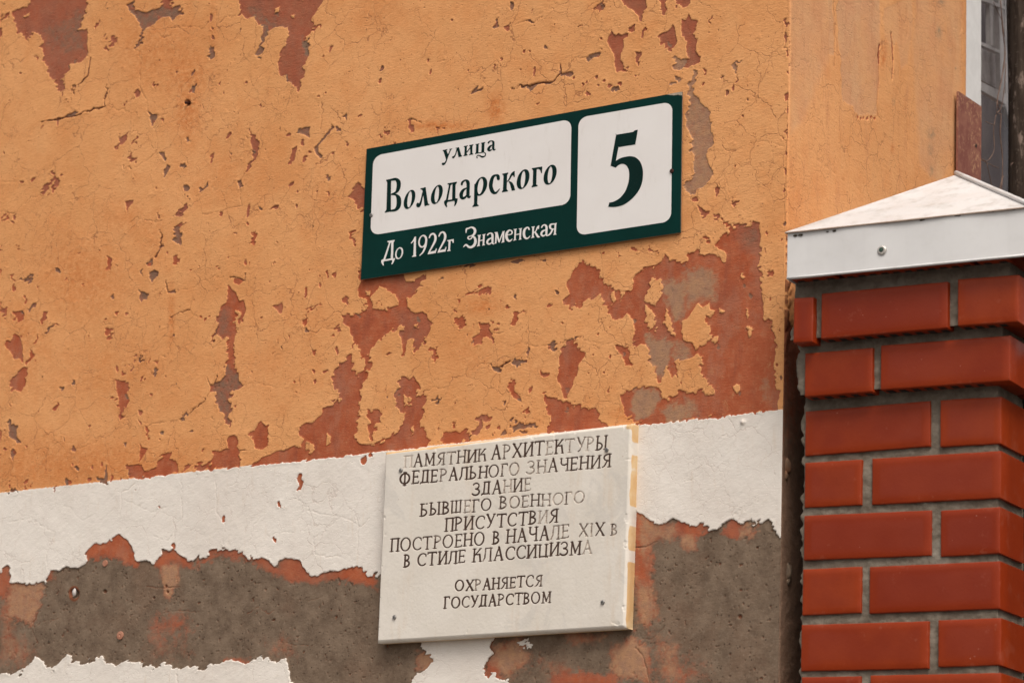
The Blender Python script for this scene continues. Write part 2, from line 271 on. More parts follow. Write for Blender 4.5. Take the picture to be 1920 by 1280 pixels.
# ------------------------------------------------------------------ where the paint has come off (traced outlines, wall scale)
HOLES = """
A t|60,70 90,60 150,40 170,10 190,-20 500,-20 480,20 470,60 490,70 455,110 450,150 425,160 490,170 485,250 490,300 470,340 430,350 400,345 385,360 390,400 360,430 345,470 370,490 365,520 340,515 320,480 300,450 270,410 265,370 240,350 245,300 240,230 215,180 195,170 170,190 155,235 140,225 120,195 95,185 85,150 80,110
A t|5,110 30,85 55,70 45,95 20,110 8,130
A t|-10,150 10,155 8,200 -10,215
A g|700,60 720,20 745,0 750,50 800,70 850,60 880,45 905,30 960,35 1010,55 1030,40 1020,85 985,95 965,120 945,95 910,100 880,120 830,145 800,165 805,200 790,240 765,285 760,265 785,215 785,150 770,105 735,75
A t|905,35 910,-10 975,-10 965,38
A t|1345,-10 1345,50 1335,90 1385,110 1420,90 1440,145 1480,155 1500,180 1540,150 1610,155 1615,200 1590,260 1565,310 1550,360 1565,420 1600,450 1640,465 1665,515 1680,480 1680,450 1700,420 1695,390 1710,340 1720,310 1730,230 1710,215 1745,180 1745,155 1790,155 1785,140 1745,140 1750,90 1770,40 1800,20 1810,-10
A g|1470,150 1495,160 1490,200 1475,230 1468,265 1465,290 1450,315 1430,300 1435,275 1452,262 1456,225 1470,190
A g|825,620 845,635 885,640 870,680 850,708 840,660
A t|1400,725 1420,750 1430,780 1450,785 1440,840 1430,880 1400,930 1385,970 1370,965 1385,925 1410,890 1415,840 1400,790
A g|1325,1010 1355,1000 1350,1030 1360,1050 1335,1060
A g|1645,740 1680,715 1730,710 1725,770 1700,745 1660,745
A g|1750,830 1790,780 1860,710 1870,715 1800,790 1770,815 1780,850 1800,870 1800,885 1775,875
A t|1630,830 1660,820 1655,860 1645,905 1630,925 1612,905 1625,870
A g|1815,975 1835,975 1860,990 1845,1003 1830,990
A t|1495,1175 1520,1155 1555,1145 1555,1165 1520,1168
A t|655,720 670,755 700,755 725,745 715,775 695,790 680,810 655,835 650,825 675,795 672,770
A t|725,850 740,865 765,885 758,900 730,895
A g|890,852 915,850 920,870 930,885 925,900 905,885
A g|935,920 948,930 940,960 925,985 910,975 920,945
A g|1105,1045 1135,1050 1150,1030 1165,1015 1160,1040 1135,1060 1115,1068
A t|965,1205 1000,1175 1025,1145 1050,1145 1045,1165 1015,1195 990,1208
A t|970,1290 990,1255 1010,1240 1040,1240 1015,1270
A t|700,1130 745,1115 735,1140 715,1165 712,1195 705,1160
A t|295,985 320,985 330,1020 320,1060 305,1075 300,1010 280,1070 265,1085 250,1080 235,1105 225,1100 255,1055 275,1020
A t|40,1185 45,1200 25,1235 10,1255 8,1240 20,1205
B g|940,45 945,20 965,18 958,50 945,65
B g|1025,122 1055,113 1078,130 1065,132 1045,125
B g|730,515 755,495 795,490 785,505 765,515 745,522
B g|1000,482 1030,475 1070,460 1120,465 1095,475 1080,490 1060,510 1050,490 1025,492
B g|1225,380 1235,410 1290,402 1295,420 1275,432 1250,420 1230,430 1225,405
B g|1370,320 1400,305 1440,290 1450,300 1435,325 1410,318 1390,335 1375,350 1365,335
B t|1430,70 1415,50 1440,40 1465,0 1470,30 1450,60
B t|1555,-10 1580,30 1625,55 1655,85 1665,120 1680,125 1690,80 1700,40 1700,-10
B t|1775,-10 1790,40 1790,85 1805,85 1820,60 1805,20 1820,-10
B t|1860,-10 1870,20 1910,40 1910,-10
B t|1640,135 1640,175 1605,180 1610,160
B t|1510,165 1525,195 1560,190 1605,190 1600,210 1575,215 1575,270 1560,300 1560,340 1575,350 1590,400 1565,395 1540,405 1530,370 1520,300 1500,270 1485,235 1500,200
B t|1775,200 1800,180 1830,170 1850,140 1870,200 1870,250 1835,290 1805,260 1775,240
B t|1640,290 1680,290 1665,330 1660,370 1645,340
B p|1860,350 1880,330 1910,330 1910,400 1850,380
B t|375,665 395,660 385,700 410,700 410,735 395,745 375,705
B t|255,715 268,760 245,755
B t|100,1010 125,1040 150,1060 150,1180 85,1175 80,1120 60,1105 35,1105 60,1085 65,1050 85,1030
C t|-5,-10 50,-10 45,25 20,35 -5,50
C t|40,75 50,110 80,120 80,150 60,190 75,210 80,250 70,290 100,320 90,360 40,380 0,385 -10,340 30,330 20,290 25,240 0,210 -10,110 20,110
C p|270,375 285,350 330,337 320,355 305,375 310,395 295,430 290,400 275,380
C t|195,730 215,705 210,712
C p|55,410 70,400 90,420 60,470 65,510 80,550 100,570 130,600 155,620 150,660 160,690 150,720 175,745 175,800 150,830 135,870 150,920 170,980 120,1040 90,1060 65,1090 25,1060 20,1040 45,1000 60,980 60,850 35,840 55,800 40,740 20,700 25,640 45,560 30,520
C t|185,1045 210,1060 200,1105 185,1080
C t|270,1115 305,1130 290,1155 270,1145
C t|80,1145 110,1165 145,1190 125,1220 105,1200
C t|170,1200 200,1205 205,1220 180,1225
C t|215,1215 240,1225 265,1250 290,1280 260,1280 225,1250
C t|390,1225 430,1240 430,1270 400,1310 370,1290
D t|1275,310 1300,335 1325,370 1335,395 1365,395 1370,420 1365,450 1375,490 1365,515 1345,510 1340,540 1328,520 1345,480 1335,455 1320,455 1310,490 1310,520 1300,540 1315,560 1325,580 1315,620 1315,680 1325,740 1310,770 1330,800 1335,850 1355,870 1320,900 1290,900 1280,960 1290,1000 1275,1030 1290,1070 1290,1105 1270,1085 1245,1050 1240,1020 1215,990 1205,950 1210,910 1175,905 1170,870 1200,860 1230,840 1260,820 1255,790 1275,760 1275,720 1270,680 1265,650 1275,615 1245,610 1235,590 1210,585 1185,620 1180,610 1200,570 1215,530 1220,515 1200,505 1205,485 1225,480 1235,430 1260,400 1275,370
D t|1305,270 1340,275 1360,285 1335,310 1315,300
D t|25,625 60,620 85,580 110,590 125,620 125,660 130,740 105,720 85,730 60,690 40,660 30,650
D t|135,765 150,780 145,830 160,830 125,900 75,900 60,870 70,820 100,790
D t|165,670 185,690 180,720 150,760 140,750 165,720
D t|215,590 220,610 195,650 185,645
D t|10,400 20,415 35,450 30,490 15,480
D t|80,465 130,460 130,490 120,530 90,500
D g|155,450 185,415 205,412 200,440 175,440 155,470
D t|245,465 270,462 260,505 240,530 235,510
D g|265,580 255,575 280,545 300,525 295,520 250,530 300,515 305,530 285,555
D g|105,300 130,270 150,255 185,258 165,285 135,285
D t|600,150 620,165 625,225 590,230 595,210 600,200
D g|815,190 850,165 855,195 830,208
D g|835,250 865,225 885,235 880,260 850,280 845,295 835,270
D g|765,330 780,345 815,355 835,365 825,385 800,385 790,410 775,385 780,360
D g|965,-10 1010,-10 1015,40 1000,90 975,80 975,45
D g|915,80 915,105 890,122 895,100
D t|1410,25 1430,20 1430,80 1415,90 1397,75 1408,60
D t|1530,430 1545,415 1575,415 1580,450 1570,460 1545,450
D t|1700,440 1740,425 1780,408 1795,420 1760,430 1720,455 1705,460
D t|1685,510 1710,495 1715,530 1700,550
D g|1700,575 1710,550 1730,575
D t|1740,680 1770,672 1760,700
D t|1738,780 1765,785 1755,815
D t|595,570 635,550 635,585 650,605 625,612 600,600
D t|640,845 715,845 720,880 705,900 720,950 710,985 695,1000 680,1030 700,1045 660,1060 665,1010 655,960 665,930 645,880
D t|318,950 325,975 305,1010 295,1000 312,975
D g|690,1190 708,1185 700,1215
D t|775,1055 795,1085 785,1090
D t|808,1100 825,1100 828,1165 815,1160
D g|1000,1065 1010,1055 1050,1015 1055,1025 1030,1055
D g|38,1065 55,1070 60,1095 95,1095 90,1160 120,1195 95,1200 75,1170 45,1160 50,1120
D t|778,1190 795,1220 830,1225 815,1250 790,1285 782,1260 785,1225
D t|900,1245 925,1240 935,1285 905,1285
D t|1460,1068 1490,1085 1500,1150 1500,1205 1465,1230 1430,1225 1425,1185 1385,1140 1420,1120 1440,1085
D t|1275,1145 1320,1145 1335,1180 1330,1250 1320,1260 1310,1295 1235,1295 1240,1230 1280,1215 1270,1170
D t|1195,1235 1215,1240 1215,1295 1185,1295
E t|90,225 105,290 90,330 95,370 140,400 150,425 110,460 60,478 8,480 12,515 45,540 60,580 65,640 75,700 40,700 5,750 -30,790 -55,830 -45,880 -15,900 -5,930 -40,980 -100,1000 -110,1040 -160,1075 -235,1095 -235,1140 -205,1170 -215,1210 -290,1220 -370,1255 -430,1275 -500,1400 0,1400 60,1260 65,1200 100,1200 75,1150 95,1090 100,1020 105,960 110,870 135,840 145,800 165,760 160,700 185,660 190,635 230,610 250,580 275,560 300,570 315,545 340,535 345,550 330,590 340,640 340,700 355,700 360,650 375,620 395,600 410,630 400,670 405,700 430,680 440,640 460,640 485,590 495,545 515,525 490,510 480,475 450,460 410,470 385,460 370,430 370,385 405,370 430,345 435,310 470,280 475,250 440,265 410,290 360,290 350,250 200,230
E t|140,1010 215,1000 230,1030 210,1060 190,1110 175,1170 165,1190 155,1150 145,1110 160,1070 150,1040
E t|330,830 355,825 380,840 410,825 425,850 440,870 445,895 415,900 420,940 445,930 470,900 470,960 455,1000 465,1040 445,1070 440,1110 465,1120 480,1150 495,1180 480,1210 400,1260 100,1290 0,1290 0,1180 45,1190 100,1200 170,1205 240,1175 290,1150 320,1125 345,1080 345,1020 320,990 295,960 300,920 325,890
E t|705,350 750,345 765,325 800,320 845,345 835,370 800,370 760,350 720,368
E t|630,495 695,480 695,520 680,550 650,540 625,515
E t|975,460 1035,455 1035,465 990,465 985,520 970,548 948,535 960,500
E t|770,515 830,520 825,560 845,590 860,625 840,630 820,600 790,600 780,640 740,650 725,610 760,590 785,555
E t|500,655 540,665 530,700 520,745 505,710 510,680
E g|1140,650 1190,640 1210,650 1185,670
E g|955,740 1000,720 1035,725 1035,745 990,760 975,770
E g|820,750 850,765 885,770 875,800
E t|1265,620 1305,615 1310,645 1340,660 1360,700 1330,750 1325,790 1300,850 1280,900 1265,950 1235,940 1235,890 1220,860 1205,850 1215,770 1215,710 1235,670
E t|950,845 965,855 970,895 1000,935 1000,965 960,940 925,885 935,860
E g|515,965 530,945 580,935 560,950 530,965
E t|1530,650 1600,655 1600,700 1620,730 1615,770 1590,755 1560,700
E t|1285,455 1245,410 1250,380 1270,360 1260,300 1285,250 1300,210 1340,195 1390,185 1430,210 1450,240 1455,280 1480,305 1510,330 1530,345 1590,345 1625,320 1630,270 1665,240 1700,200 1750,210 1790,180 1800,135 1830,160 1830,180 1870,165 1905,195 1925,190 1945,130 1995,120 2035,145 2085,140 2110,150 2135,190 2145,180 2145,130 2085,95 2105,60 2165,20 2205,-20 2305,-20 2335,0 2345,70 2335,170 2345,300 2355,420 2360,505 2400,500 2410,540 2420,600 2430,650 2415,760 2425,860 2445,900 2435,1010 2305,1030 2035,1065 1905,1080 1800,1105 1640,1110 1640,1070 1580,1020 1580,1000 1560,930 1600,905 1640,890 1720,880 1770,885 1780,920 1790,945 1850,930 1890,900 1905,860 1860,810 1840,830 1830,770 1815,770 1800,810 1785,850 1770,860 1750,790 1725,740 1720,680 1690,635 1640,660 1630,600 1640,560 1625,500 1600,470 1555,500 1545,500 1520,490 1490,450 1450,420 1450,385 1430,370 1400,380 1370,390 1350,430 1310,430
E t|1130,920 1160,920 1165,945 1200,940 1235,960 1290,975 1310,990 1370,985 1390,1010 1430,1000 1440,1030 1430,1060 1480,1085 1500,1110 1400,1130 1165,1160 1165,1040 1145,1000
E t|570,1125 620,1130 650,1120 680,1125 710,1110 705,1150 730,1160 740,1120 765,1090 760,1060 790,1040 840,1045 830,1065 795,1070 790,1110 760,1150 700,1170 620,1190 555,1195
E g|940,1105 1000,1090 1060,1080 1100,1100 1050,1110 960,1115
E g|940,185 975,165 1010,165 1025,175 980,195
E t|1720,95 1735,100 1740,125 1775,125 1765,135 1725,130
E t|50,10 75,5 75,50 85,95 70,90 60,60
E t|5,385 25,370 45,385 25,415 5,405
F t|490,215 512,240 510,270 475,245
G t|705,60 730,70 790,65 810,85 840,90 880,75 900,20 890,0 940,-10 960,30 1000,55 1000,100 960,115 900,130 830,140 720,145 720,110
G t|1020,100 1030,75 1070,70 1060,95
G t|1090,60 1130,55 1180,60 1200,10 1180,-20 1330,-20 1350,40 1340,75 1350,100 1310,120 1300,95 1210,100 1100,105
G t|1400,75 1440,45 1500,10 1560,-20 1910,-20 1910,20 1700,50 1560,70
G g|595,60 605,130 600,160 570,180 530,130 580,140
G g|40,200 80,190 90,215 50,220
G t|780,-10 815,-5 795,20 780,45
G g|70,0 95,0 75,45
G t|1670,105 1685,110 1685,145 1697,160 1680,200 1665,195 1670,165 1660,145
G t|1560,265 1575,268 1582,285 1578,295 1565,290 1556,292
G u|-30,650 0,660 45,620 60,640 60,720 150,728 210,722 265,725 270,690 280,650 330,655 360,635 440,640 475,610 485,570 475,550 540,500 560,500 620,475 665,450 710,480 740,520 755,600 780,610 820,595 865,620 885,585 905,560 910,530 950,545 970,530 990,555 1030,575 1055,600 1080,605 1110,575 1160,565 1215,535 1270,535 1320,550 1350,550 1380,580 1420,600 1460,580 1500,600 1530,635 1550,620 1560,600 1600,585 1680,600 1700,650 1740,685 1780,680 1840,650 1905,655 1935,645 2005,635 2055,685 2120,670 2300,650 3400,300 3545,315 3595,345 3645,380 3675,395 3715,390 3755,360 3810,380 3855,405 3925,400 3965,430 4005,430 4045,390 4100,360 4125,390 4185,385 4305,375 4315,400 4325,440 4350,475 4385,490 4385,1330 2870,1320 2835,1270 2775,1242 2705,1232 2705,1180 2755,1110 2735,1080 2760,1030 2762,1000 2345,1000 2355,1090 2375,1105 2375,1130 2430,1145 2385,1200 2335,1220 2285,1310 1640,1310 1610,1200 1595,1140 1540,1165 1480,1140 1420,1145 1370,1170 1290,1150 1210,1170 1150,1200 1110,1210 1070,1185 1010,1205 970,1195 920,1165 860,1185 800,1175 760,1160 690,1160 650,1185 600,1165 570,1130 500,1165 440,1165 400,1170 400,1125 380,1115 330,1165 300,1195 260,1185 240,1155 195,1130 180,1160 150,1195 105,1228 60,1225 10,1215 -30,1262
"""
ISLES = """
A|135,100 165,70 160,95 145,105
A|1530,55 1550,50 1552,68 1535,75
A|1625,80 1645,82 1640,102 1628,98
D|1318,470 1332,460 1340,480 1322,520
E|75,625 95,650 115,720 140,745 125,790 90,820 75,790 65,700
E|170,370 200,340 210,315 250,330 280,350 300,360 325,395 320,425 270,440 180,445 165,400
E|130,345 160,345 160,375 140,375
E|400,530 425,520 428,550 405,558
E|350,920 380,935 395,960 370,985 345,970
E|385,1100 410,1090 415,1130 395,1140
E|-75,1130 -55,1150 -65,1200 -90,1210
E|-190,1180 -150,1200 -140,1240 -175,1240 -200,1215
E|1715,290 1740,275 1790,290 1795,330 1780,380 1750,425 1715,410 1690,390 1715,350
E|1500,350 1530,350 1530,400 1510,430 1505,390
E|1560,350 1585,350 1580,375 1550,405 1560,380
E|1690,415 1730,450 1750,470 1760,520 1760,565 1720,575 1700,520 1710,480
E|1810,440 1830,480 1840,520 1865,560 1850,600 1830,560 1800,545 1805,500
F|0,510 30,500 70,430 90,415 115,440 150,410 155,440 185,460 160,500 130,480 125,510 155,550 160,600 130,640 100,645 75,670 60,640 0,620
F|-40,740 30,730 65,700 90,690 110,750 95,790 125,850 150,840 155,880 185,895 185,920 130,925 100,890 70,915 -10,905
F|205,440 235,460 225,470 200,465
F|355,440 366,440 364,500 354,490
F|362,530 380,560 388,590 375,605 362,575
F|280,875 315,860 320,900 300,920 280,895
F|330,255 350,250 350,270 335,282
F|165,598 195,598 200,620 180,638 165,625
H|990,1050 1020,1035 1065,1050 1065,1075 1035,1070 1020,1090 1000,1085
"""
# small chips: tile kind, centre, width, height, lean
CHIPS = """
A t 540 135 12 45 15;A t 590 210 18 22 0;A t 637 225 25 50 20;A t 597 270 28 18 0;A g 1180 290 30 75 0;A t 1178 100 12 40 0;A t 1185 160 9 14 0;A t 1187 212 14 12 0;A g 1077 408 18 35 10;A g 1078 490 28 60 10;A t 868 480 12 35 0
A t 770 525 26 50 30;A t 698 588 12 25 30;A g 400 640 16 60 70;A t 1137 593 9 9 0;A t 1460 590 14 28 0;A t 1780 540 12 12 0;A t 1280 760 12 42 25;A g 1885 718 18 40 -60;A t 1605 760 24 12 0;A t 1690 795 14 35 0;A t 1703 888 16 42 20;A t 1735 845 12 9 0
A t 1860 858 14 9 0;A t 1630 1030 14 32 45;A t 1838 1075 14 20 0;A t 1765 1078 14 8 0;A g 1458 1165 28 9 0;A t 1658 1150 12 18 0;A t 1388 1175 16 70 0;A t 1388 1255 10 30 0;A t 1235 1195 18 25 20;A t 755 780 12 42 10;A g 1018 932 28 25 20;A g 1050 785 16 16 0
A t 1180 888 15 48 15;A g 1043 1048 30 30 0;A g 1058 1105 14 14 0;A t 888 1200 10 26 15;A t 297 965 12 20 0;A t 350 970 10 12 0;A t 185 1005 9 22 60;A t 125 1018 20 10 0;A t 320 685 11 35 0;A t 82 1205 14 28 0;A t 70 1240 9 22 0;A t 118 408 20 9 0
A t 1810 320 12 16 0;A t 1850 270 8 45 10;A t 1220 465 12 10 0;A t 1370 460 10 10 0;A t 985 410 10 8 0;A t 165 775 9 9 0;A t 875 1055 10 10 0;A t 1510 980 9 9 0
B g 872 135 12 48 8;B t 930 160 20 26 10;B t 485 340 12 22 0;B t 492 402 14 26 20;B g 230 380 16 28 30;B t 217 452 16 28 10;B t 145 380 12 10 0;B g 22 648 18 14 0;B t 108 650 10 28 50;B g 1147 268 16 18 0;B t 1023 288 14 18 20;B t 1056 292 9 9 0;B t 897 327 9 20 0
B t 1000 393 9 10 0;B t 1078 400 10 50 0;B g 1160 465 14 40 80;B t 1690 190 12 60 15;B t 1450 215 12 10 0;B t 1600 390 12 12 0;B t 1380 518 28 22 0;B t 1350 475 12 14 0;B t 1425 435 14 14 0;B t 1500 480 24 18 0;B g 1530 503 44 20 0;B t 1555 470 24 22 0
B t 1645 425 30 12 0;B t 1440 480 12 10 0;B t 1470 458 12 12 0;B t 1370 460 8 10 0;B t 1300 440 12 10 0;B t 1337 143 14 10 0;B t 290 222 18 11 0;B t 215 768 25 18 0;B t 35 798 14 20 0;B t 288 795 12 10 0;B t 540 730 9 30 0;B t 570 705 10 9 0;B p 1880 440 40 30 30;B p 1850 470 26 20 0
B t 1100 575 12 8 0;B t 1105 98 12 8 0;B t 705 405 8 12 0;B t 625 120 8 12 0
C t 122 415 14 36 20;C t 110 470 8 25 20;C t 250 520 12 32 30;C t 285 490 8 40 0;C t 335 650 8 8 0;C t 585 130 10 40 0;C t 577 215 9 50 0;C t 580 290 14 30 0;C t 590 410 26 14 20;C t 585 540 22 40 0;C t 590 620 9 50 0;C t 580 850 9 18 0;C t 570 1060 9 20 0;C g 570 1255 12 18 0;C t 70 1110 30 22 0
C t 155 110 12 24 0;C t 300 450 9 30 0;C t 290 930 9 18 10;C t 585 740 10 60 0;C t 575 960 10 40 0;C t 150 180 10 12 0
D t 140 398 18 38 0;D g 322 228 14 26 -50;D t 75 265 9 20 0;D t 75 318 14 35 0;D t 10 240 14 24 0;D t 110 98 25 14 0;D t 8 105 10 20 0;D g 797 262 12 9 0;D g 787 240 9 30 0;D g 632 377 9 22 0;D t 985 165 18 40 30;D t 1320 15 12 20 0;D t 1372 185 14 32 0;D t 1275 150 10 12 0
D t 1222 218 9 18 20;D t 1838 245 16 28 0;D t 1872 250 18 32 0;D t 1790 308 11 26 0;D t 1705 350 12 62 8;D t 1880 553 25 20 0;D t 1860 590 12 12 0;D t 1885 675 16 40 0;D t 1815 793 14 34 60;D t 1757 850 14 20 0;D t 1645 852 12 8 0;D t 598 505 10 26 0;D t 650 468 18 16 0
D t 712 470 9 9 0;D g 968 595 18 15 0;D g 960 350 18 16 0;D g 963 492 12 14 0;D t 1125 490 14 9 0;D t 1145 500 14 22 0;D t 1170 483 14 9 0;D t 690 808 28 24 0;D t 655 775 9 40 0;D t 638 945 18 24 0;D t 790 838 18 16 0;D g 868 795 18 55 8;D g 793 722 14 24 60
D t 742 770 9 35 0;D t 725 760 10 10 0;D t 860 728 18 10 0;D g 410 855 25 20 0;D g 345 888 11 24 65;D g 237 825 11 9 0;D t 198 737 8 10 0;D t 788 1020 18 28 0;D g 910 1135 18 24 20;D g 1075 1125 22 9 0;D g 78 1248 26 40 10;D t 3 1150 9 60 0;D g 410 1222 14 28 -30
D t 1140 1225 11 22 0;D t 320 530 18 9 0;D t 215 320 9 9 0;D t 365 278 10 12 0;D t 505 42 9 10 0;D t 560 118 8 8 0;D t 500 600 8 8 0;D t 930 825 9 9 0;D t 845 915 12 10 40;D t 500 1098 8 9 0;D t 260 1140 10 8 0;D t 150 1210 12 8 0;D t 30 1225 20 12 0;D t 1510 287 9 9 0;D t 940 130 8 8 0
D t 700 755 10 8 0;D t 760 740 8 8 0;D t 830 735 10 8 0;D t 875 725 10 8 0;D t 440 130 8 8 0;D t 1600 440 8 8 0;D t 1730 230 8 8 0;D t 1790 255 8 10 0
E t 657 388 12 22 0;E g 975 368 11 28 -15;E g 1203 350 18 28 -20;E t 1165 425 14 32 60;E t 930 435 22 9 0;E g 1045 680 12 44 10;E t 1140 810 50 24 0;E t 1055 900 12 36 20;E g 915 965 12 30 20;E t 640 975 12 14 0;E t 1470 795 14 16 20;E t 1500 715 9 22 0;E t 265 695 22 10 0;E t 1495 905 9 10 0
E t 630 1090 20 34 0;E t 820 1105 25 16 0;E t 885 1105 16 16 0;E g 960 1070 20 30 0;E g 905 1135 16 34 70;E g 1020 1130 40 10 0;E t 1040 1020 14 46 20;E t 1640 115 40 14 0;E t 1465 130 14 20 0;E t 1535 40 14 10 0;E g 720 210 60 14 0;E g 560 290 12 20 30;E g 1130 175 20 10 0;E t 640 450 20 18 0
E t 850 520 12 12 0;E t 880 530 16 10 0;E t 870 560 20 8 0;E t 620 630 8 8 0;E t 1380 800 8 10 0;E t 1410 700 8 8 0;E t 1550 130 10 10 0;E t 1610 1000 40 30 0;E t 540 1105 12 14 0;E t 1120 800 12 18 0;E t 730 550 9 9 0;E g 1300 605 70 8 -4
F t 135 55 35 14 10;F t 150 75 18 16 0;F t 463 125 10 14 0;F t 490 390 9 20 0;F g 545 825 12 28 0;F t 470 20 9 20 0;F t 440 250 10 40 0;F t 525 760 9 20 0
G t 500 155 20 28 0;G t 630 140 10 32 0;G g 430 85 16 34 -20;G g 375 155 26 34 0;G t 170 180 20 14 0;G t 150 160 12 20 0;G t 130 190 14 9 0;G t 185 165 10 18 0;G t 888 308 18 11 0;G t 1255 370 16 24 0;G t 1535 487 12 20 10;G t 570 60 8 20 0;G t 520 75 8 18 0;G t 682 140 9 18 0;G t 45 170 10 14 0;G t 765 195 8 8 0
G t 1580 300 8 16 0;G t 973 515 12 30 0;G t 310 195 6 30 0;G t 395 160 10 22 0;G t 1655 15 12 8 0
I g 75 1000 0 0 0;H t 130 40 30 40 0;H t 165 10 20 20 0
"""
# cracks: tile width|polyline
CRACKS = """
A 2.4|505,325 490,420 450,470 415,490 410,520
A 2.2|600,475 585,540 585,595 555,605 480,625 445,640 385,655 320,670 235,675
A 1.0|600,590 660,610 725,625 745,700 740,760
A 1.2|765,285 785,330 785,480 800,520 825,560 830,620
A 1.2|690,600 740,550 790,510
A 1.2|890,190 900,210 950,200 960,160 1050,145 1130,160 1170,120
A 1.4|1345,50 1335,90 1300,90 1260,95 1230,130
A 1.0|1210,0 1205,90 1215,190
A 1.2|10,1185 90,1185 165,1110 230,1100
A 1.0|1050,570 1000,575 980,600 965,630 900,645 830,620
A 1.0|1095,560 1150,630 1190,655
A 1.2|1370,970 1340,1020 1340,1100 1350,1150 1280,1165 1200,1190 1130,1200
A 1.4|1800,570 1795,680 1790,720
A 1.6|685,935 740,945
A 0.9|760,940 830,890 880,850 885,780 830,620
A 1.2|730,1250 760,1215 850,1235 910,1235
A 1.2|1870,960 1900,930
A 1.0|1420,1180 1500,1165 1560,1150 1600,1080 1640,1020
A 0.9|0,1020 80,1015 120,1010
A 0.8|320,690 320,760 280,830
A 0.8|870,520 940,520 960,550
B 1.2|975,140 1025,122
B 1.2|1078,125 1110,95
B 2.2|1225,370 1230,405 1180,460 1080,465 990,485 950,500
B 1.4|1285,350 1305,325 1370,320
B 1.2|1660,120 1700,165 1715,180 1690,220
B 1.6|390,665 450,685
B 0.8|500,350 560,340 640,310
B 0.8|930,160 910,230 895,330 880,420
B 0.8|1090,80 1180,50 1250,30
B 1.0|1365,400 1430,440 1450,350
B 0.8|240,590 250,520 220,460
B 0.9|1540,130 1500,170
C 0.9|155,850 230,840 310,840 380,800 440,785 500,800 570,820
C 1.0|370,890 300,920 270,960 250,1020 260,1080 280,1110
C 1.2|585,0 586,60 580,130 575,200 582,290
C 1.1|590,560 583,640 585,700 580,850 575,1000 568,1100 572,1280
C 0.7|100,510 190,512 230,500
D 1.8|1280,270 1310,265 1340,275 1365,290 1372,245
D 2.4|890,0 910,50 895,110 865,157
D 1.4|1700,555 1760,580 1800,555 1870,555
D 1.1|870,340 920,320 950,360 1000,340 1080,330 1120,290 1200,265 1280,258
D 2.0|925,290 930,330 945,355
D 1.2|960,490 965,530 950,690 870,730
D 1.6|965,490 1000,465 1060,450
D 0.9|1060,450 1080,475 1110,490
D 0.9|1075,340 1070,400 1060,450
D 1.8|1055,1020 1120,980 1175,905
D 1.3|820,1100 870,1080 980,1065 1010,1060
D 1.1|670,1040 740,1050 790,1010
D 0.9|640,850 560,840 480,850 420,870
D 0.9|400,1220 450,1220 560,1170 640,1110
D 1.6|1335,1235 1375,1235
D 1.6|1160,825 1170,870 1200,860 1215,815
D 1.8|1185,620 1215,540
D 1.0|0,605 30,610 60,600
D 0.8|690,1240 760,1250 900,1250 970,1205
D 0.9|1355,870 1450,860 1540,880
D 0.8|1130,1160 1200,1160 1270,1150
D 1.0|1290,1000 1310,1080
D 0.8|160,750 220,680 250,600
D 0.8|200,260 240,150 290,30
D 0.8|340,1100 345,1190
E 1.4|845,580 910,575
E 1.6|885,765 940,735 960,725
E 1.2|1140,650 1080,655 1020,635
E 1.2|1210,645 1300,610 1340,605
E 1.0|1545,640 1450,640 1340,605
E 1.2|760,765 790,750 820,750
E 1.2|455,650 500,660 545,655 545,625
E 1.2|1390,940 1300,960
E 0.9|1060,860 1055,780 1040,720
E 0.9|620,1010 540,1100
E 1.2|1060,1010 1030,1080
E 1.0|475,905 520,880 600,890
E 0.9|885,770 880,850 870,920
E 0.9|1540,900 1610,850 1640,880
F 1.2|440,190 500,180 540,170
F 0.9|430,420 470,500 500,480
G 1.2|680,220 720,200 760,160
G 0.9|680,220 685,270 670,350
G 0.8|50,380 180,360 230,400 310,440 290,500 260,570 270,650
G 0.7|355,295 395,295 430,350 470,370 530,340
G 0.8|700,260 790,300 860,330 930,300
G 0.9|1015,150 1020,360 975,400 975,530
G 1.0|1205,150 1215,330 1260,400 1240,530
G 1.0|1640,220 1720,300 1790,340 1860,345 1900,350
G 1.0|1900,360 1800,440 1750,470 1760,560 1830,575 1905,570
G 0.8|1480,470 1540,450 1600,440 1720,430
G 0.8|1390,520 1420,400 1470,340
G 0.8|860,460 940,490 970,440
G 0.8|20,530 45,570 40,640
G 1.2|395,1120 400,1170 397,1200
G 1.3|990,1210 995,1290
G 1.6|810,740 900,750 1000,740
G 1.8|1380,890 1440,855 1500,890 1530,875
G 1.4|1560,1050 1640,1065 1720,1070
G 1.4|900,880 1000,875 1110,885
G 1.2|1720,820 1790,800
G 1.4|20,900 100,940 170,965 210,1060
G 1.4|255,740 250,800 180,960
G 1.2|180,965 260,930 320,920
H 1.6|1630,525 1700,520 1760,490
H 1.0|90,350 100,400 90,560
H 1.0|0,350 60,370 110,410 160,360
H 1.6|1640,1080 1680,1120 1700,1190 1720,1280
H 1.3|1640,1080 1760,1010 1800,960
H 1.6|1630,560 1625,680 1640,740
H 2.0|800,1230 820,1150 850,1110 830,1080 860,1020
I 0.9|290,340 370,300 430,260
I 0.8|0,160 60,140 110,110
"""
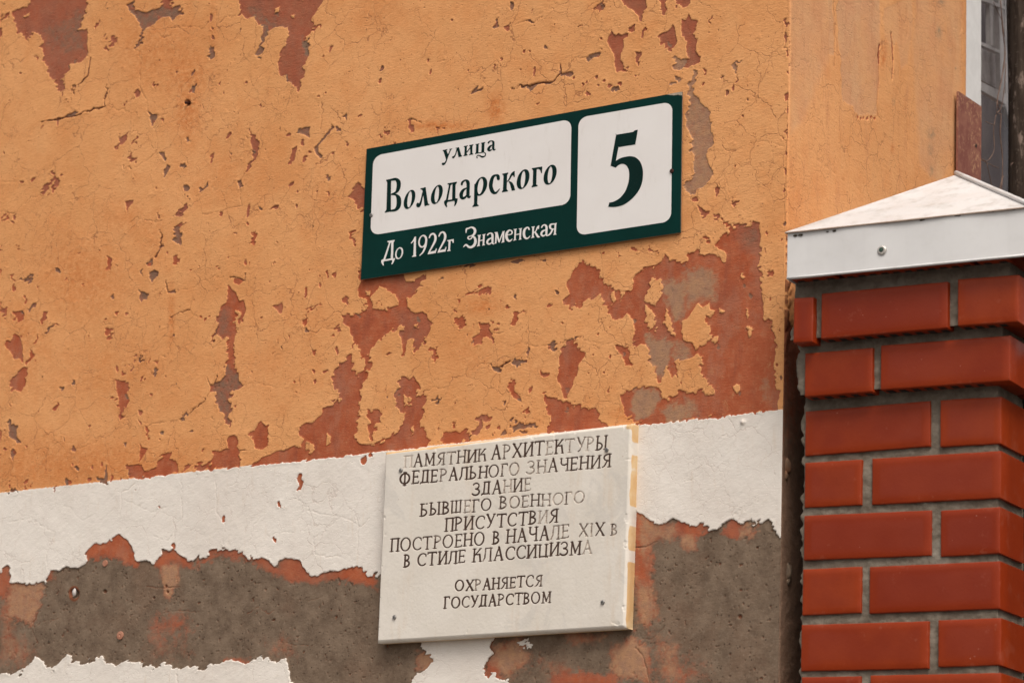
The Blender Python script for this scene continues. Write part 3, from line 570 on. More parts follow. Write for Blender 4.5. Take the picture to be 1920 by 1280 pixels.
# what lies under the paint: weights of bare render (g), buff lime (b), and rust-red that returns below the white band (t); soft edged
UNDER = """
A g 0.42 39|250,150 330,120 420,60 480,60 485,300 420,300 330,290 280,250
A g 0.42 26|1380,40 1420,30 1480,90 1560,120 1610,160 1560,180 1480,160 1400,120
A g 0.8 13|1690,210 1735,220 1715,320 1690,260
A g 0.8 10|1560,420 1600,430 1640,470 1600,460
D g 0.55 23|1200,480 1270,430 1280,520 1270,610 1210,600
D g 0.6 23|1175,860 1260,760 1340,800 1355,880 1290,910 1290,1100 1200,1000
D b 0.4 23|60,640 120,690 120,900 70,900
E g 0.35 78|250,240 460,240 420,350 350,340
E g 0.35 52|320,470 500,480 480,640 420,680 340,600
E b 0.9 39|1790,290 1925,270 1945,420 1905,500 1860,520 1800,420
E b 0.95 32|1700,590 1760,600 1860,640 1850,760 1800,850 1740,780 1700,660
E b 0.95 29|1640,890 1760,885 1780,960 1720,1050 1640,1080 1610,1010
E b 0.9 32|1790,1010 1905,960 1960,1020 1905,1080 1800,1090
F b 0.8 46|0,230 120,200 200,260 190,400 60,420 0,500
F b 0.7 46|-40,600 60,650 80,720 0,760 -80,740
F b 0.75 39|0,920 80,940 100,1030 0,1060
F b 0.35 78|240,440 340,420 340,700 260,760
F g 0.5 39|300,0 430,-10 440,130 330,110
F b 0.5 23|420,830 480,820 500,960 430,980
G t 1 27|480,600 480,500 620,460 665,430 720,470 770,610 755,640 650,600 560,575
G t 0.9 24|865,630 900,540 990,530 1070,610 1060,645 1010,620 960,600 900,640
G b 0.9 27|890,620 1000,620 985,740 950,820 920,790
G t 0.8 30|1080,600 1220,520 1350,540 1460,570 1540,640 1600,570 1690,590 1740,680 1905,640 1960,620 2060,660 2100,720 1905,700 1720,725 1560,695 1440,620 1340,595 1210,575 1100,645
G t 0.8 27|-30,650 45,600 70,720 20,800 -30,780
G t 0.7 24|265,740 270,640 300,650 290,700
G b 0.75 24|60,725 255,722 240,800 180,960 100,930 20,900
G b 0.5 76|-20,800 60,780 80,1000 200,1100 120,1200 -20,1180
G t 0.5 60|850,930 900,890 980,880 1050,900 1070,950 1040,990 960,1000 880,1010
G b 0.4 95|820,1000 1060,1000 1060,1150 850,1150
G t 0.8 24|1240,1150 1400,1150 1380,1175 1260,1170
G b 0.45 76|1480,1050 1640,1000 1650,1150 1500,1130
H t 0.8 27|-10,640 100,620 200,700 190,760 100,720 0,690
H b 0.9 27|430,1090 530,1140 480,1210 410,1200
H t 0.9 42|1630,300 1720,340 1780,400 1720,480 1720,700 1690,760 1630,700
H b 0.7 49|1650,300 1780,380 1930,400 1960,470 1820,480 1740,520 1720,640 1650,640
H b 0.8 57|1640,700 1740,740 1760,900 1700,960 1640,950
H b 0.85 57|850,1080 1000,1030 1060,1130 950,1250 820,1220
H t 0.8 34|800,1180 860,1170 880,1240 800,1240
H b 0.9 49|1500,1080 1620,1020 1700,1090 1700,1260 1500,1240
H b 0.75 57|1240,1000 1420,1020 1500,1000 1480,1040 1250,1060
H t 0.95 42|1150,1300 1200,1240 1350,1220 1480,1240 1560,1300
H b 0.5 76|1100,1180 1240,1150 1300,1210 1150,1260
H b 0.6 76|1740,1000 1905,1050 1905,1280 1760,1280
I t 0.9 27|-20,370 50,400 120,395 160,440 80,460 -20,440
I t 0.85 24|220,440 295,350 330,390 310,470 260,470
I b 0.7 27|300,400 420,390 400,470 320,490
I b 0.8 27|-30,450 60,450 70,530 0,540
I b 0.4 95|-20,1150 120,1150 200,1290 -20,1290
"""
# ------------------------------------------------------------------ front wall: one fine sheet, real relief
def axis(lo, hi, step, far_lo, far_hi):
    a = [lo]; s = step
    while a[-1] > far_lo: s *= 1.25; a.append(a[-1]-s)
    a = a[::-1][:-1]; m = list(np.arange(lo, hi, step))+[hi]; b = []; s = step; x = hi
    while x < far_hi: s *= 1.25; x += s; b.append(x)
    return np.array(a+m+b)
STEP = 0.00155
UX = axis(-2.12, 0.0, STEP, -7.0, -1.0)                  # ends exactly on the corner
UZ = axis(2.13, 3.80, STEP, -0.2, 6.2)
GX, GZ = np.meshgrid(UX, UZ, indexing='ij')
PX, PY = projv(GX, np.zeros_like(GX), GZ)
inframe = (PX > -60) & (PX < 1560) & (PY > -60) & (PY < 1340)
ax_, ay_ = PX*.8+PY*.35, PY*.9-PX*.3
amp = 0.30+1.35*smooth(.25, .8, vnoise(PX/34, PY/34, 91))
wx = 2.6*fbm(PX/13, PY/13, 1, 3)+amp*(6.5*anoise(ax_/6.1, ay_/7.0, 2)+4.2*anoise(ax_/2.9, ay_/3.4, 3))
wy = 2.8*fbm(PX/11, PY/16, 5, 3)+amp*(8.0*anoise(ax_/4.6, ay_/6.8, 6)+5.0*anoise(ax_/2.4, ay_/3.3, 7))
QX, QY = PX+wx, PY+wy
def sel(x0, y0, x1, y1):
    c = [WP(x, y) for x in (x0, x1) for y in (y0, y1)]
    xs = [q[0] for q in c]; zs = [q[2] for q in c]
    i0, i1 = np.searchsorted(UX, [min(xs)-.002, max(xs)+.002]); j0, j1 = np.searchsorted(UZ, [min(zs)-.002, max(zs)+.002])
    return slice(max(i0-1, 0), i1+1), slice(max(j0-1, 0), j1+1)
MARG = 9
coat = np.full(PX.shape, 30, np.float32); ug = np.zeros_like(coat); ub = np.zeros_like(coat); ink = np.zeros_like(coat)
BAND = lambda x: 923.5-0.1085*x+np.where(x > 1200, 3.0, 0)      # line where the orange stops and the white band begins
below = (PY-BAND(PX)); ug[:] = np.where(below > 0, 1.0, 0.0)
def hole(P, kind, clip=True):
    xs = [p[0] for p in P]; ys = [p[1] for p in P]
    s = sel(min(xs)-MARG, min(ys)-MARG, max(xs)+MARG, max(ys)+MARG)
    if PX[s].size == 0: return
    d = poly_sd(QX[s], QY[s], P)
    coat[s] = np.minimum(coat[s], -d)
    near = d > -3
    if kind == 'g': ug[s] = np.where(near, 0.68, ug[s])
    elif kind == 't': ug[s] = np.where(near, 0.30 if max(ys) < 420 else 0.06, ug[s])
    elif kind == 'p': ub[s] = np.where(near, 0.75, ub[s]); ug[s] = np.where(near, 0.1, ug[s])
rs = np.random.RandomState(4)
for ln in HOLES.strip().splitlines():
    h, p = ln.split('|'); t, k = h.split()
    P = tp(t, parse(p))
    if t in 'ABCDEF' and k != 'u':
        # above the band the holes stop at the white line, which was painted later
        s0 = [p for p in P]
        P = [(x, min(y, float(BAND(np.array(x)))+1.5)) for x, y in s0]
    elif t == 'G' and k == 't' and min(q[1] for q in parse(p)) < 60 and max(q[1] for q in parse(p)) <= 145:
        P = [(x, min(y, float(BAND(np.array(x)))+1.5)) for x, y in P]
    hole(P, k)
for ln in ISLES.strip().splitlines():
    t, p = ln.split('|'); P = tp(t, parse(p)); xs = [q[0] for q in P]; ys = [q[1] for q in P]
    s = sel(min(xs)-MARG, min(ys)-MARG, max(xs)+MARG, max(ys)+MARG)
    coat[s] = np.maximum(coat[s], np.minimum(poly_sd(QX[s], QY[s], P), 12))
def chip(cx, cy, w, h, a, kind):
    """small torn blob, px of the photograph"""
    n = 9; P = []
    for k in range(n):
        an = 2*pi*k/n; r = 0.78+0.5*rs.rand()
        x, y = w/2*cos(an)*r, h/2*sin(an)*r; ca, sa = cos(radians(a)), sin(radians(a))
        P.append((cx+x*ca-y*sa, cy+x*sa+y*ca))
    hole(P, kind)
for it in CHIPS.replace('\n', ';').split(';'):
    if not it.strip(): continue
    t, k, cx, cy, w, h, a = it.split(); w = float(w); h = float(h)
    if w == 0: continue
    (x, y), = tp(t, [(float(cx), float(cy))]); chip(x, y, w/2.977*1.06+0.6, h/2.977*1.06+0.6, float(a), k)
# random tiny flakes, thicker on the right and near the band
for i in range(700):
    x, y = rs.rand()*1470, rs.rand()*900
    if y > BAND(np.array(x))-2 or (670 < x < 1285 and 170 < y < 530): continue
    sz = 1.2+2.6*rs.rand()**4
    chip(x, y, sz*(0.6+0.5*rs.rand()), sz*(0.8+1.2*rs.rand()), rs.randn()*25, 'g' if rs.rand() < 0.25 else 't')
# soft under-layer weights
for ln in UNDER.strip().splitlines():
    h, p = ln.split('|'); t, k, w, sft = h.split(); w = float(w); sft = float(sft)/2.977
    P = tp(t, parse(p)); xs = [q[0] for q in P]; ys = [q[1] for q in P]; mg = sft+6
    s = sel(min(xs)-mg, min(ys)-mg, max(xs)+mg, max(ys)+mg)
    nz = 0.45*fbm(PX[s]/22, PY[s]/30, 31, 4, 0.65)+0.25*fbm(PX[s]/5, PY[s]/6, 33, 3, .7)
    f = w*smooth(-0.8, 0.8, poly_sd(QX[s], QY[s], P)/sft*0.7+nz)
    if k == 'g': ug[s] = ug[s]+(1-ug[s])*f; ub[s] *= (1-f*.6)
    elif k == 'b': ub[s] = np.maximum(ub[s], f); ug[s] *= (1-f*0.8)
    else: ug[s] *= (1-f); ub[s] *= (1-f)
# everything outside the traced area wears the same way
out = ~inframe
nn = fbm(GX/0.09, GZ/0.16, 51, 5, .6)
coat = np.where(out, np.minimum(coat, (0.30-nn)*60), coat)
crack = np.zeros_like(coat)
for ln in CRACKS.strip().splitlines():
    h, p = ln.split('|'); t, w = h.split(); w = float(w)
    P = [(x, y, 0.0) for x, y in tp(t, parse(p))]; xs = [q[0] for q in P]; ys = [q[1] for q in P]
    s = sel(min(xs)-8, min(ys)-8, max(xs)+8, max(ys)+8)
    d = -stroke_sd(PX[s]+.6*wx[s], PY[s]+.6*wy[s], P, False)
    ww = w*0.62*(0.55+0.9*vnoise(PX[s]/14, PY[s]/14, 77))
    crack[s] = np.maximum(crack[s], min(1.0, 0.45+w*0.28)*np.exp(-(d/ww)**2))
    if w >= 1.6: coat[s] = np.minimum(coat[s], d-ww*0.55); ug[s] = np.where(d < ww, 0.8, ug[s])
# rusty washes on the orange coat
stain = np.zeros_like(coat)
for cx, cy, rx, ry, a in [(352, 210, 26, 60, .8), (350, 140, 50, 60, .65), (290, 90, 90, 90, .5), (930, 205, 16, 26, .9), (820, 236, 60, 9, .8), (160, 520, 90, 90, .55), (290, 440, 30, 60, .4),
                          (130, 470, 60, 30, .4), (322, 590, 6, 60, .7), (230, 410, 70, 40, .35), (905, 575, 40, 20, .6), (880, 660, 50, 60, .35), (1180, 775, 30, 14, .8), (40, 640, 60, 100, .4), (250, 415, 10, 30, .5),
                          (470, 700, 160, 60, .25), (60, 890, 120, 30, .5), (1010, 720, 200, 120, .15), (400, 60, 10, 60, .5), (145, 1110, 14, 18, .4), (560, 610, 100, 80, .2), (150, 870, 260, 50, .55), (700, 20, 60, 40, .3), (620, 380, 40, 60, .3), (420, 330, 120, 60, .3), (100, 60, 60, 60, .25), (1000, 130, 30, 20, .3), (200, 700, 180, 80, .3)]:
    s = sel(cx-2.4*rx, cy-2.4*ry, cx+2.4*rx, cy+2.4*ry)
    stain[s] = np.maximum(stain[s], a*np.exp(-((PX[s]-cx)/rx)**2-((PY[s]-cy)/ry)**2))
# relief
undul = 0.0011*fbm(GX/0.11, GZ/0.11, 61, 3)+0.00035*fbm(GX/0.018, GZ/0.018, 62, 3)
st = fbm((GX*0.8+GZ*0.6)/0.022, (GX*-0.6+GZ*0.8)/0.006, 63, 3)
isw = below > 0
k0 = smooth(-0.55, 0.55, coat)
lip = np.exp(-(np.maximum(coat, 0)/3.5)**2)*smooth(0.05, 0.6, fbm(PX/14, PY/14, 64, 2)+0.25)
H = undul+k0*(0.0011+0.00022*st+0.0007*lip*(coat > 0))
bare = (1-k0)*ug
H += bare*(0.00028*fbm(GX/0.006, GZ/0.006, 65, 3)+0.0007*fbm(GX/0.045, GZ/0.03, 68, 3)-0.0009)
pit = smooth(0.55, 0.68, fbm(GX/0.0050, GZ/0.0050, 66, 2))*bare
crack = np.maximum(crack, pit*.75)
H -= 0.0009*pit
H -= 0.0011*crack
H += 0.0005*smooth(-1.2, 1.2, below+1.2*fbm(PX/6, PY/6, 67, 3))*k0
H[-1, :] = np.minimum(H[-1, :], 0.001)
# anchor holes, lumps
def dent(cx, cy, r, depth):
    s = sel(cx-4*r, cy-4*r, cx+4*r, cy+4*r)
    d = np.hypot(PX[s]-cx, PY[s]-cy); H[s] -= depth*(1-smooth(r*0.7, r*1.25, d)); return s, d
s, d = dent(352, 193, 5.5, 0.006); stain[s] = np.maximum(stain[s], np.exp(-(d/9)**2)); crack[s] = np.maximum(crack[s], 1-smooth(4, 6.5, d))
s, d = dent(138.5, 1112, 8.5, 0.006); d2 = np.hypot((PX[s]-138.5)/0.70, PY[s]-1112)
crack[s] = np.maximum(crack[s], 1.0*np.exp(-((d2-12)/4.2)**2))
for cx, cy, r, dd in [(196, 1108, 3.5, .004), (945+2, 1098, 3, .003), (1386, 1155, 4, .003), (1419, 1026, 2.2, .003), (512-201, 1098, 2.6, .003), (513, 1161, 2.4, .003), (288, 1120, 2, .003), (954-640, 1109, 2.6, .003)]:
    s, d = dent(cx, cy, r, dd); crack[s] = np.maximum(crack[s], 0.8*(1-smooth(r*.8, r*1.3, d)))
s = sel(1385, 780, 1405, 800); d = np.hypot(PX[s]-1394.5, PY[s]-791.5); H[s] += 0.004*np.exp(-(d/4)**2)*(1+.6*fbm(PX[s]/2, PY[s]/2, 9, 2))
verts = np.stack([GX, -H, GZ], -1).reshape(-1, 3)

# ---- painted plaster material, shared by both walls
def plaster(name):
    t = NT(name)
    cof = t.math('ADD', t.attr('coat'), t.math('MULTIPLY', t.math('SUBTRACT', t.noise(260, 5, 0.75), 0.5), 4.2))
    paint = t.ss(cof, -0.25, 0.35)
    ug_, ub_, cr_, stn, bnd = (t.attr(k) for k in ('bare', 'buff', 'crack', 'stain', 'band'))
    # orange limewash
    big = t.noise(2.6, 4, 0.6); mid = t.noise(17, 5, 0.6); fine = t.noise(150, 5, 0.65)
    o1 = t.mix(t.ss(big, 0.3, 0.7), (0.650, 0.300, 0.116), (0.705, 0.340, 0.140))
    o2 = t.mix(t.math('MULTIPLY', t.ss(mid, 0.42, 0.75), 0.55), o1, (0.615, 0.248, 0.086))
    o3 = t.mix(t.math('MULTIPLY', t.ss(fine, 0.50, 0.85), 0.45), o2, (0.49, 0.185, 0.062))
    o3 = t.mix(t.math('MULTIPLY', t.ss(t.noise(330, 4, 0.7), 0.58, 0.76), 0.26), o3, (0.36, 0.125, 0.045))
    o3 = t.mix(t.math('MULTIPLY', t.ss(t.noise(34, 6, 0.8, t.map((1, 1, 2.2), rot=(0, radians(-38), 0))), 0.56, 0.72), 0.38), o3, (0.50, 0.185, 0.062))
    o3 = t.mix(t.math('MULTIPLY', t.ss(t.noise(3.4, 4, 0.6, t.map((1, 1, 1), loc=(5, 2, 9))), 0.5, 0.7), 0.4), o3, (0.56, 0.215, 0.068))
    vst = t.noise(9, 4, 0.6, t.map((3.0, 3.0, 0.45)))
    o3 = t.mix(t.math('MULTIPLY', t.ss(vst, 0.5, 0.8), 0.35), o3, (0.61, 0.31, 0.135))
    stm = t.math('MULTIPLY', stn, t.ss(t.noise(95, 5, 0.7), 0.30, 0.62), clamp=True)
    o4 = t.mix(stm, o3, (0.50, 0.135, 0.028))
    # tiny pock marks through the coat
    pv = t.vor(210, co=None); pr = t.vor(210, out='Color')
    sep = t.n.new('ShaderNodeSeparateColor'); t.L(pr, sep.inputs[0])
    pk = t.math('MULTIPLY', t.ss(pv, 0.16, 0.26, 1, 0), t.math('GREATER_THAN', sep.outputs[0], t.ss(t.noise(9, 3), 0.35, 0.7, 0.97, 0.72)))
    o4 = t.mix(t.math('MULTIPLY', pk, 0.75), o4, (0.23, 0.062, 0.026))
    # white band
    w1 = t.mix(t.ss(t.noise(5, 4, .6), 0.3, 0.7), (0.700, 0.632, 0.565), (0.755, 0.695, 0.628))
    w1 = t.mix(t.math('MULTIPLY', t.ss(t.noise(60, 5, .7), 0.55, 0.8), 0.30), w1, (0.52, 0.42, 0.32))
    w1 = t.mix(t.math('MULTIPLY', t.ss(t.noise(26, 4, .6, t.map((4, 4, 0.5))), 0.56, 0.78), 0.25), w1, (0.60, 0.46, 0.32))
    bn = t.math('ADD', bnd, t.math('MULTIPLY', t.math('SUBTRACT', t.noise(120, 4, .6), 0.5), 7.0))
    pc = t.mix(t.ss(bn, -0.4, 0.4), o4, w1)
    # what is under it
    tn = t.noise(30, 5, 0.65)
    t1 = t.mix(t.ss(tn, 0.3, 0.7), (0.345, 0.077, 0.030), (0.410, 0.116, 0.052))
    t1 = t.mix(t.math('MULTIPLY', t.ss(t.noise(60, 6, .8), 0.50, 0.70), 0.55), t1, (0.40, 0.17, 0.09))
    t1 = t.mix(t.math('MULTIPLY', t.ss(t.noise(4.5, 5, .7), 0.48, 0.66), 0.5), t1, (0.27, 0.095, 0.060))
    t1 = t.mix(t.math('MULTIPLY', t.ss(t.noise(48, 6, .8, t.map((1, 1, .45))), 0.58, 0.68), 0.5), t1, (0.46, 0.24, 0.11))
    t1 = t.mix(t.math('MULTIPLY', t.ss(t.noise(14, 4, .6, t.map((2.5, 2.5, .6))), 0.5, 0.72), 0.55), t1, (0.225, 0.062, 0.036))
    g1 = t.mix(t.ss(t.noise(24, 6, 0.7), 0.32, 0.68), (0.122, 0.082, 0.055), (0.205, 0.145, 0.100))
    g1 = t.mix(t.math('MULTIPLY', t.ss(t.noise(5, 5, .65), 0.48, 0.68), 0.45), g1, (0.185, 0.105, 0.066))
    g1 = t.mix(t.math('MULTIPLY', t.ss(t.noise(240, 4, .6), 0.5, 0.75), 0.45), g1, (0.25, 0.19, 0.14))
    gp = t.vor(95); g1 = t.mix(t.math('MULTIPLY', t.ss(t.math('ADD', gp, t.math('MULTIPLY', t.noise(60), 0.5)), 0.30, 0.42, 1, 0), 0.75), g1, (0.045, 0.03, 0.02))
    g1 = t.mix(t.ss(bnd, -2, 2, 0.65, 0.0), g1, (0.225, 0.125, 0.080))
    b1 = t.mix(t.ss(t.noise(45, 6, 0.75), 0.35, 0.65), (0.400, 0.215, 0.115), (0.320, 0.175, 0.110))
    b1 = t.mix(t.math('MULTIPLY', t.ss(t.noise(110, 5, .7), 0.5, 0.66), 0.5), b1, (0.21, 0.13, 0.085))
    dn = t.math('MULTIPLY', t.math('SUBTRACT', t.noise(70, 6, 0.75), 0.5), 1.1)
    t1 = t.mix(t.math('MULTIPLY', t.ss(t.noise(11, 7, .75, t.map((1, 1, .5), loc=(1, 2, 3))), 0.50, 0.64), 0.5), t1, (0.36, 0.155, 0.095))
    t1 = t.mix(t.math('MULTIPLY', t.ss(ug_, 0.03, 0.32), 0.45), t1, t.mix(t.ss(t.noise(20, 5, .7), .35, .65), (0.300, 0.098, 0.058), (0.235, 0.105, 0.066)))
    un = t.mix(t.ss(t.math('ADD', ug_, dn), 0.30, 0.88), t1, g1)
    un = t.mix(t.ss(t.math('ADD', ub_, dn), 0.25, 0.85), un, b1)
    col = t.mix(paint, un, pc)
    # paler worn rim along the torn edge, dark dirt in cracks
    rim = t.math('MULTIPLY', t.ss(cof, 0.0, 0.4), t.ss(cof, 0.9, 2.2, 1, 0))
    col = t.mix(t.math('MULTIPLY', rim, 0.05), col, t.mix(t.ss(bn, -.4, .4), (0.68, 0.36, 0.15), (0.76, 0.66, 0.5)))
    crm = t.ss(t.math('ADD', cr_, t.math('MULTIPLY', t.math('SUBTRACT', t.noise(200, 3), 0.5), 0.45)), 0.32, 0.95)
    col = t.mix(t.math('MULTIPLY', crm, t.mix(t.math('MULTIPLY', t.ss(bn, -.4, .4), paint), (.9, .9, .9), (.5, .5, .5))), col, t.mix(t.math('MULTIPLY', t.ss(bn, -.4, .4), paint), (0.17, 0.052, 0.022), (0.38, 0.23, 0.13)))
    # hair cracks
    wco = t.n.new('ShaderNodeVectorMath'); wco.operation = 'MULTIPLY_ADD'
    nz = t.n.new('ShaderNodeTexNoise'); nz.inputs['Scale'].default_value = 22; nz.inputs['Detail'].default_value = 4; t.L(t.co, nz.inputs['Vector'])
    t.L(nz.outputs['Color'], wco.inputs[0]); wco.inputs[1].default_value = (0.055, 0.055, 0.055); t.L(t.co, wco.inputs[2])
    hv = t.vor(13, 'DISTANCE_TO_EDGE', wco.outputs[0]); hv2 = t.vor(31, 'DISTANCE_TO_EDGE', wco.outputs[0])
    h1 = t.math('MULTIPLY', t.ss(hv, 0.002, 0.013, 1, 0), t.ss(t.noise(7, 3), 0.42, 0.58))
    h2 = t.math('MULTIPLY', t.ss(hv2, 0.004, 0.022, 1, 0), t.ss(t.noise(8.5, 3, co=t.map((1, 1, 1), loc=(3, 1, 2))), 0.5, 0.62))
    hair = t.math('MULTIPLY', t.math('MAXIMUM', h1, t.math('MULTIPLY', h2, 0.7)), paint)
    col = t.mix(t.math('MULTIPLY', hair, t.ss(bnd, -1, 1, 0.58, 0.17)), col, (0.26, 0.095, 0.045))
    # relief finer than the mesh: brushed plaster, grit
    br = t.noise(120, 5, 0.6, t.map((1, 1, 1), rot=(0, radians(38), 0), co=None))
    stm_ = t.map((1.0, 1.0, 3.2), rot=(0, radians(-38), 0)); brs = t.noise(85, 5, 0.65, stm_)
    hgt = t.math('ADD', t.math('MULTIPLY', brs, 0.9), t.math('MULTIPLY', t.noise(330, 4, 0.6), 0.5))
    hgt = t.math('SUBTRACT', hgt, t.math('MULTIPLY', hair, 0.5)); hgt = t.math('SUBTRACT', hgt, t.math('MULTIPLY', pk, 0.7))
    nrm = t.bump(hgt, t.ss(bnd, -1, 1, 0.0013, 0.0007), 0.8)
    nrm = t.bump(paint, 0.0005, 0.7, nrm)
    return t.fin(col, t.ss(t.noise(90), 0.3, 0.7, 0.78, 0.95), nrm, 0.18)
M_plaster = plaster('painted_plaster')
building = empty('building', (0, 0, 0), 'orange rendered building with a white band, its paint flaking off in patches', 'building')
front = mesh_obj('front_wall', verts, grid_faces(len(UX), len(UZ)), M_plaster, building, True,
                 dict(coat=coat, bare=ug, buff=ub, crack=crack, stain=stain, band=below))
# ------------------------------------------------------------------ street sign
def ell(cx, cy, rx, ry, sk=0, kk=0, n=40):
    return [(cx+rx*cos(2*pi*k/n)+sk*sin(2*pi*k/n), cy-ry*sin(2*pi*k/n)-kk*cos(2*pi*k/n)) for k in range(n)]
def ink_field(spec, ox, oy, s, x0, y0, x1, y1, step):
    xs = np.arange(x0, x1, step); ys = np.arange(y0, y1, step)
    X, Y = np.meshgrid(xs, ys, indexing='ij'); ZX, ZY = (X-ox)*s, (Y-oy)*s
    F = np.full(X.shape, -1e3, np.float32)
    for ln in spec.strip().splitlines():
        k, p = ln.split(' ', 1)
        if k in 'PHC':
            P = parse(p)
            if k == 'C': P = [tuple(q) for q in smooth_curve(P, 5, True)]
        elif k in 'EO': P = ell(*[float(v) for v in p.split(',')])
        if k == 'S':
            P = parse(p); mg = 60
        else: mg = 20
        xa, ya = min(q[0] for q in P)-mg, min(q[1] for q in P)-mg; xb, yb = max(q[0] for q in P)+mg, max(q[1] for q in P)+mg
        i0, i1 = np.searchsorted(ZX[:, 0], [xa, xb]); j0, j1 = np.searchsorted(ZY[0], [ya, yb]); q = (slice(i0, i1), slice(j0, j1))
        if F[q].size == 0: continue
        d = stroke_sd(ZX[q], ZY[q], P) if k == 'S' else poly_sd(ZX[q], ZY[q], P)
        F[q] = np.minimum(F[q], -d) if k in 'HO' else np.maximum(F[q], d)
    return F/s, X, Y
T_NAME1 = """
P 150,290 250,268 330,252 345,300 250,312 245,570 245,890 330,870 340,905 235,925 120,950 122,930 145,905 155,880 170,345 165,325 148,318
S 250,290,20 340,278,27 392,325,42 401,400,42 385,480,36 345,540,22 250,582,12
S 262,585,11 345,592,20 395,650,42 406,740,47 388,830,42 335,890,28 240,912,18
E 617,683,112,190,35,30
O 618,683,42,160,18,8
C 838,462 885,452 938,440 948,500 985,745 1000,768 1012,770 1012,793 965,803 918,812 905,700 888,570 872,500 858,488 838,482
S 888,545,16 852,700,17 830,770,24 798,812,30
E 783,795,33,46
E 1163,583,115,192,35,30
O 1163,585,42,160,15,8
P 1378,362 1565,328 1565,350 1548,375 1538,400 1535,660 1580,662 1580,695 1565,750 1545,790 1520,815 1505,812 1518,770 1518,730 1510,712 1450,720 1385,732 1368,750 1365,780 1372,828 1355,842 1325,805 1307,750 1308,718 1345,690 1405,400 1395,385 1378,385
H 1475,375 1468,680 1385,695 1440,400
S 1662,382,22 1675,340,22 1735,300,16 1782,335,34 1790,430,33 1785,590,33 1805,640,20 1838,618,10
S 1758,455,10 1690,500,26 1650,580,36 1665,650,32 1715,650,24 1762,605,14
"""
T_NAME2 = """
P 100,590 170,575 160,985 168,1000 190,1010 186,1028 62,1048 62,1028 82,1010 92,985
E 228,635,128,190,28,22
O 221,634,53,156,20,8
S 580,480,32 572,430,32 530,412,18 470,450,30 435,560,38 430,640,38 462,735,38 520,768,22 570,730,14 603,688,8
P 660,382 780,358 780,375 755,410 748,690 755,708 775,715 770,735 652,755 652,735 672,710 683,430 676,408 660,402
S 765,535,12 800,490,14 848,395,20 890,350,16
P 865,345 910,328 908,445 888,452 880,420 845,420
S 800,545,13 838,580,28 868,660,36 880,690,26
P 838,690 895,680 915,688 912,712 850,724
E 1075,492,125,198,32,25
O 1074,496,43,166,15,8
P 1250,272 1460,238 1452,368 1435,376 1420,320 1405,298 1380,288 1348,295 1340,590 1346,604 1368,610 1365,632 1245,656 1245,637 1268,605 1275,320 1266,302 1250,294
E 1616,403,128,199,32,25
O 1614,407,45,166,15,8
"""
T_STREET = """
P 160,668 305,635 300,655 278,682 330,820 285,935 262,945 185,705 160,688
S 405,640,15 320,830,17 260,1000,18 215,1075,24
P 360,636 450,612 445,630 410,655 360,652
E 175,1080,42,40
P 545,602 650,577 718,820 745,835 738,857 635,882 598,680 585,615 550,618
S 590,640,18 550,780,16 510,860,22
E 475,880,36,34
P 795,548 920,522 915,540 890,560 880,785 910,800 905,825 780,850 785,835 810,800 820,590 795,572
P 955,517 1085,490 1080,510 1055,540 1050,760 1080,775 1075,797 945,817 950,800 985,775 985,565 955,542
S 890,720,15 985,600,15
P 1140,492 1265,462 1260,480 1240,500 1235,740 1320,725 1330,482 1312,467 1312,450 1440,422 1435,440 1415,470 1405,715 1412,735 1125,785 1130,765 1155,735 1165,512 1140,502
S 1400,735,12 1440,762,15 1442,820,15 1400,858,20 1340,868,25 1270,832,18 1215,825,14 1182,868,12 1196,898,17
S 1532,450,25 1562,410,22 1620,388,15 1678,425,34 1680,520,35 1676,620,35 1702,658,24 1740,642,12
S 1650,512,11 1580,560,30 1532,640,40 1562,678,30 1622,658,17
"""
T_FIVE = """
C 265,172 265,172 380,153 500,132 525,112 572,102 572,102 555,205 535,310 535,310 420,327 300,347 300,347 280,440 262,540 262,540 330,500 400,482 470,475 540,492 600,545 635,630 645,720 635,830 600,930 540,1020 460,1100 370,1160 260,1190 152,1190 152,1190 170,1128 170,1128 230,1115 310,1070 380,990 425,890 448,780 445,680 420,620 385,590 345,583 300,600 258,637 258,637 187,610 187,610 225,390
"""
T_OLD1 = """
P 228,340 375,318 370,340 350,365 340,685 380,685 375,712 350,770 320,808 305,800 325,755 318,720 165,745 150,765 158,830 145,832 115,790 102,745 110,718 150,700 262,370 228,360
H 305,370 297,685 185,712 285,385
E 463,583,80,118,12,15
O 462,583,50,95,8,8
P 775,262 800,245 798,622 808,634 800,648 720,660 722,642 748,625 760,312
S 705,382,8 750,330,13 782,272,16
E 935,345,90,128,10,12
O 930,345,54,100,6,6
S 1004,330,20 990,440,20 940,560,15 875,630,8
S 1065,275,12 1095,215,15 1150,196,17 1188,250,23 1180,340,22 1130,440,17 1055,575,12
P 1030,608 1055,560 1180,534 1202,485 1216,490 1195,580
S 1260,243,12 1290,183,15 1345,164,17 1383,218,23 1375,308,22 1325,408,17 1250,543,12
P 1225,577 1250,530 1375,503 1397,455 1410,460 1390,550
P 1425,325 1557,300 1552,375 1535,380 1525,340 1492,336 1480,518 1495,527 1490,536 1422,546 1425,530 1445,515 1452,348 1425,340
"""
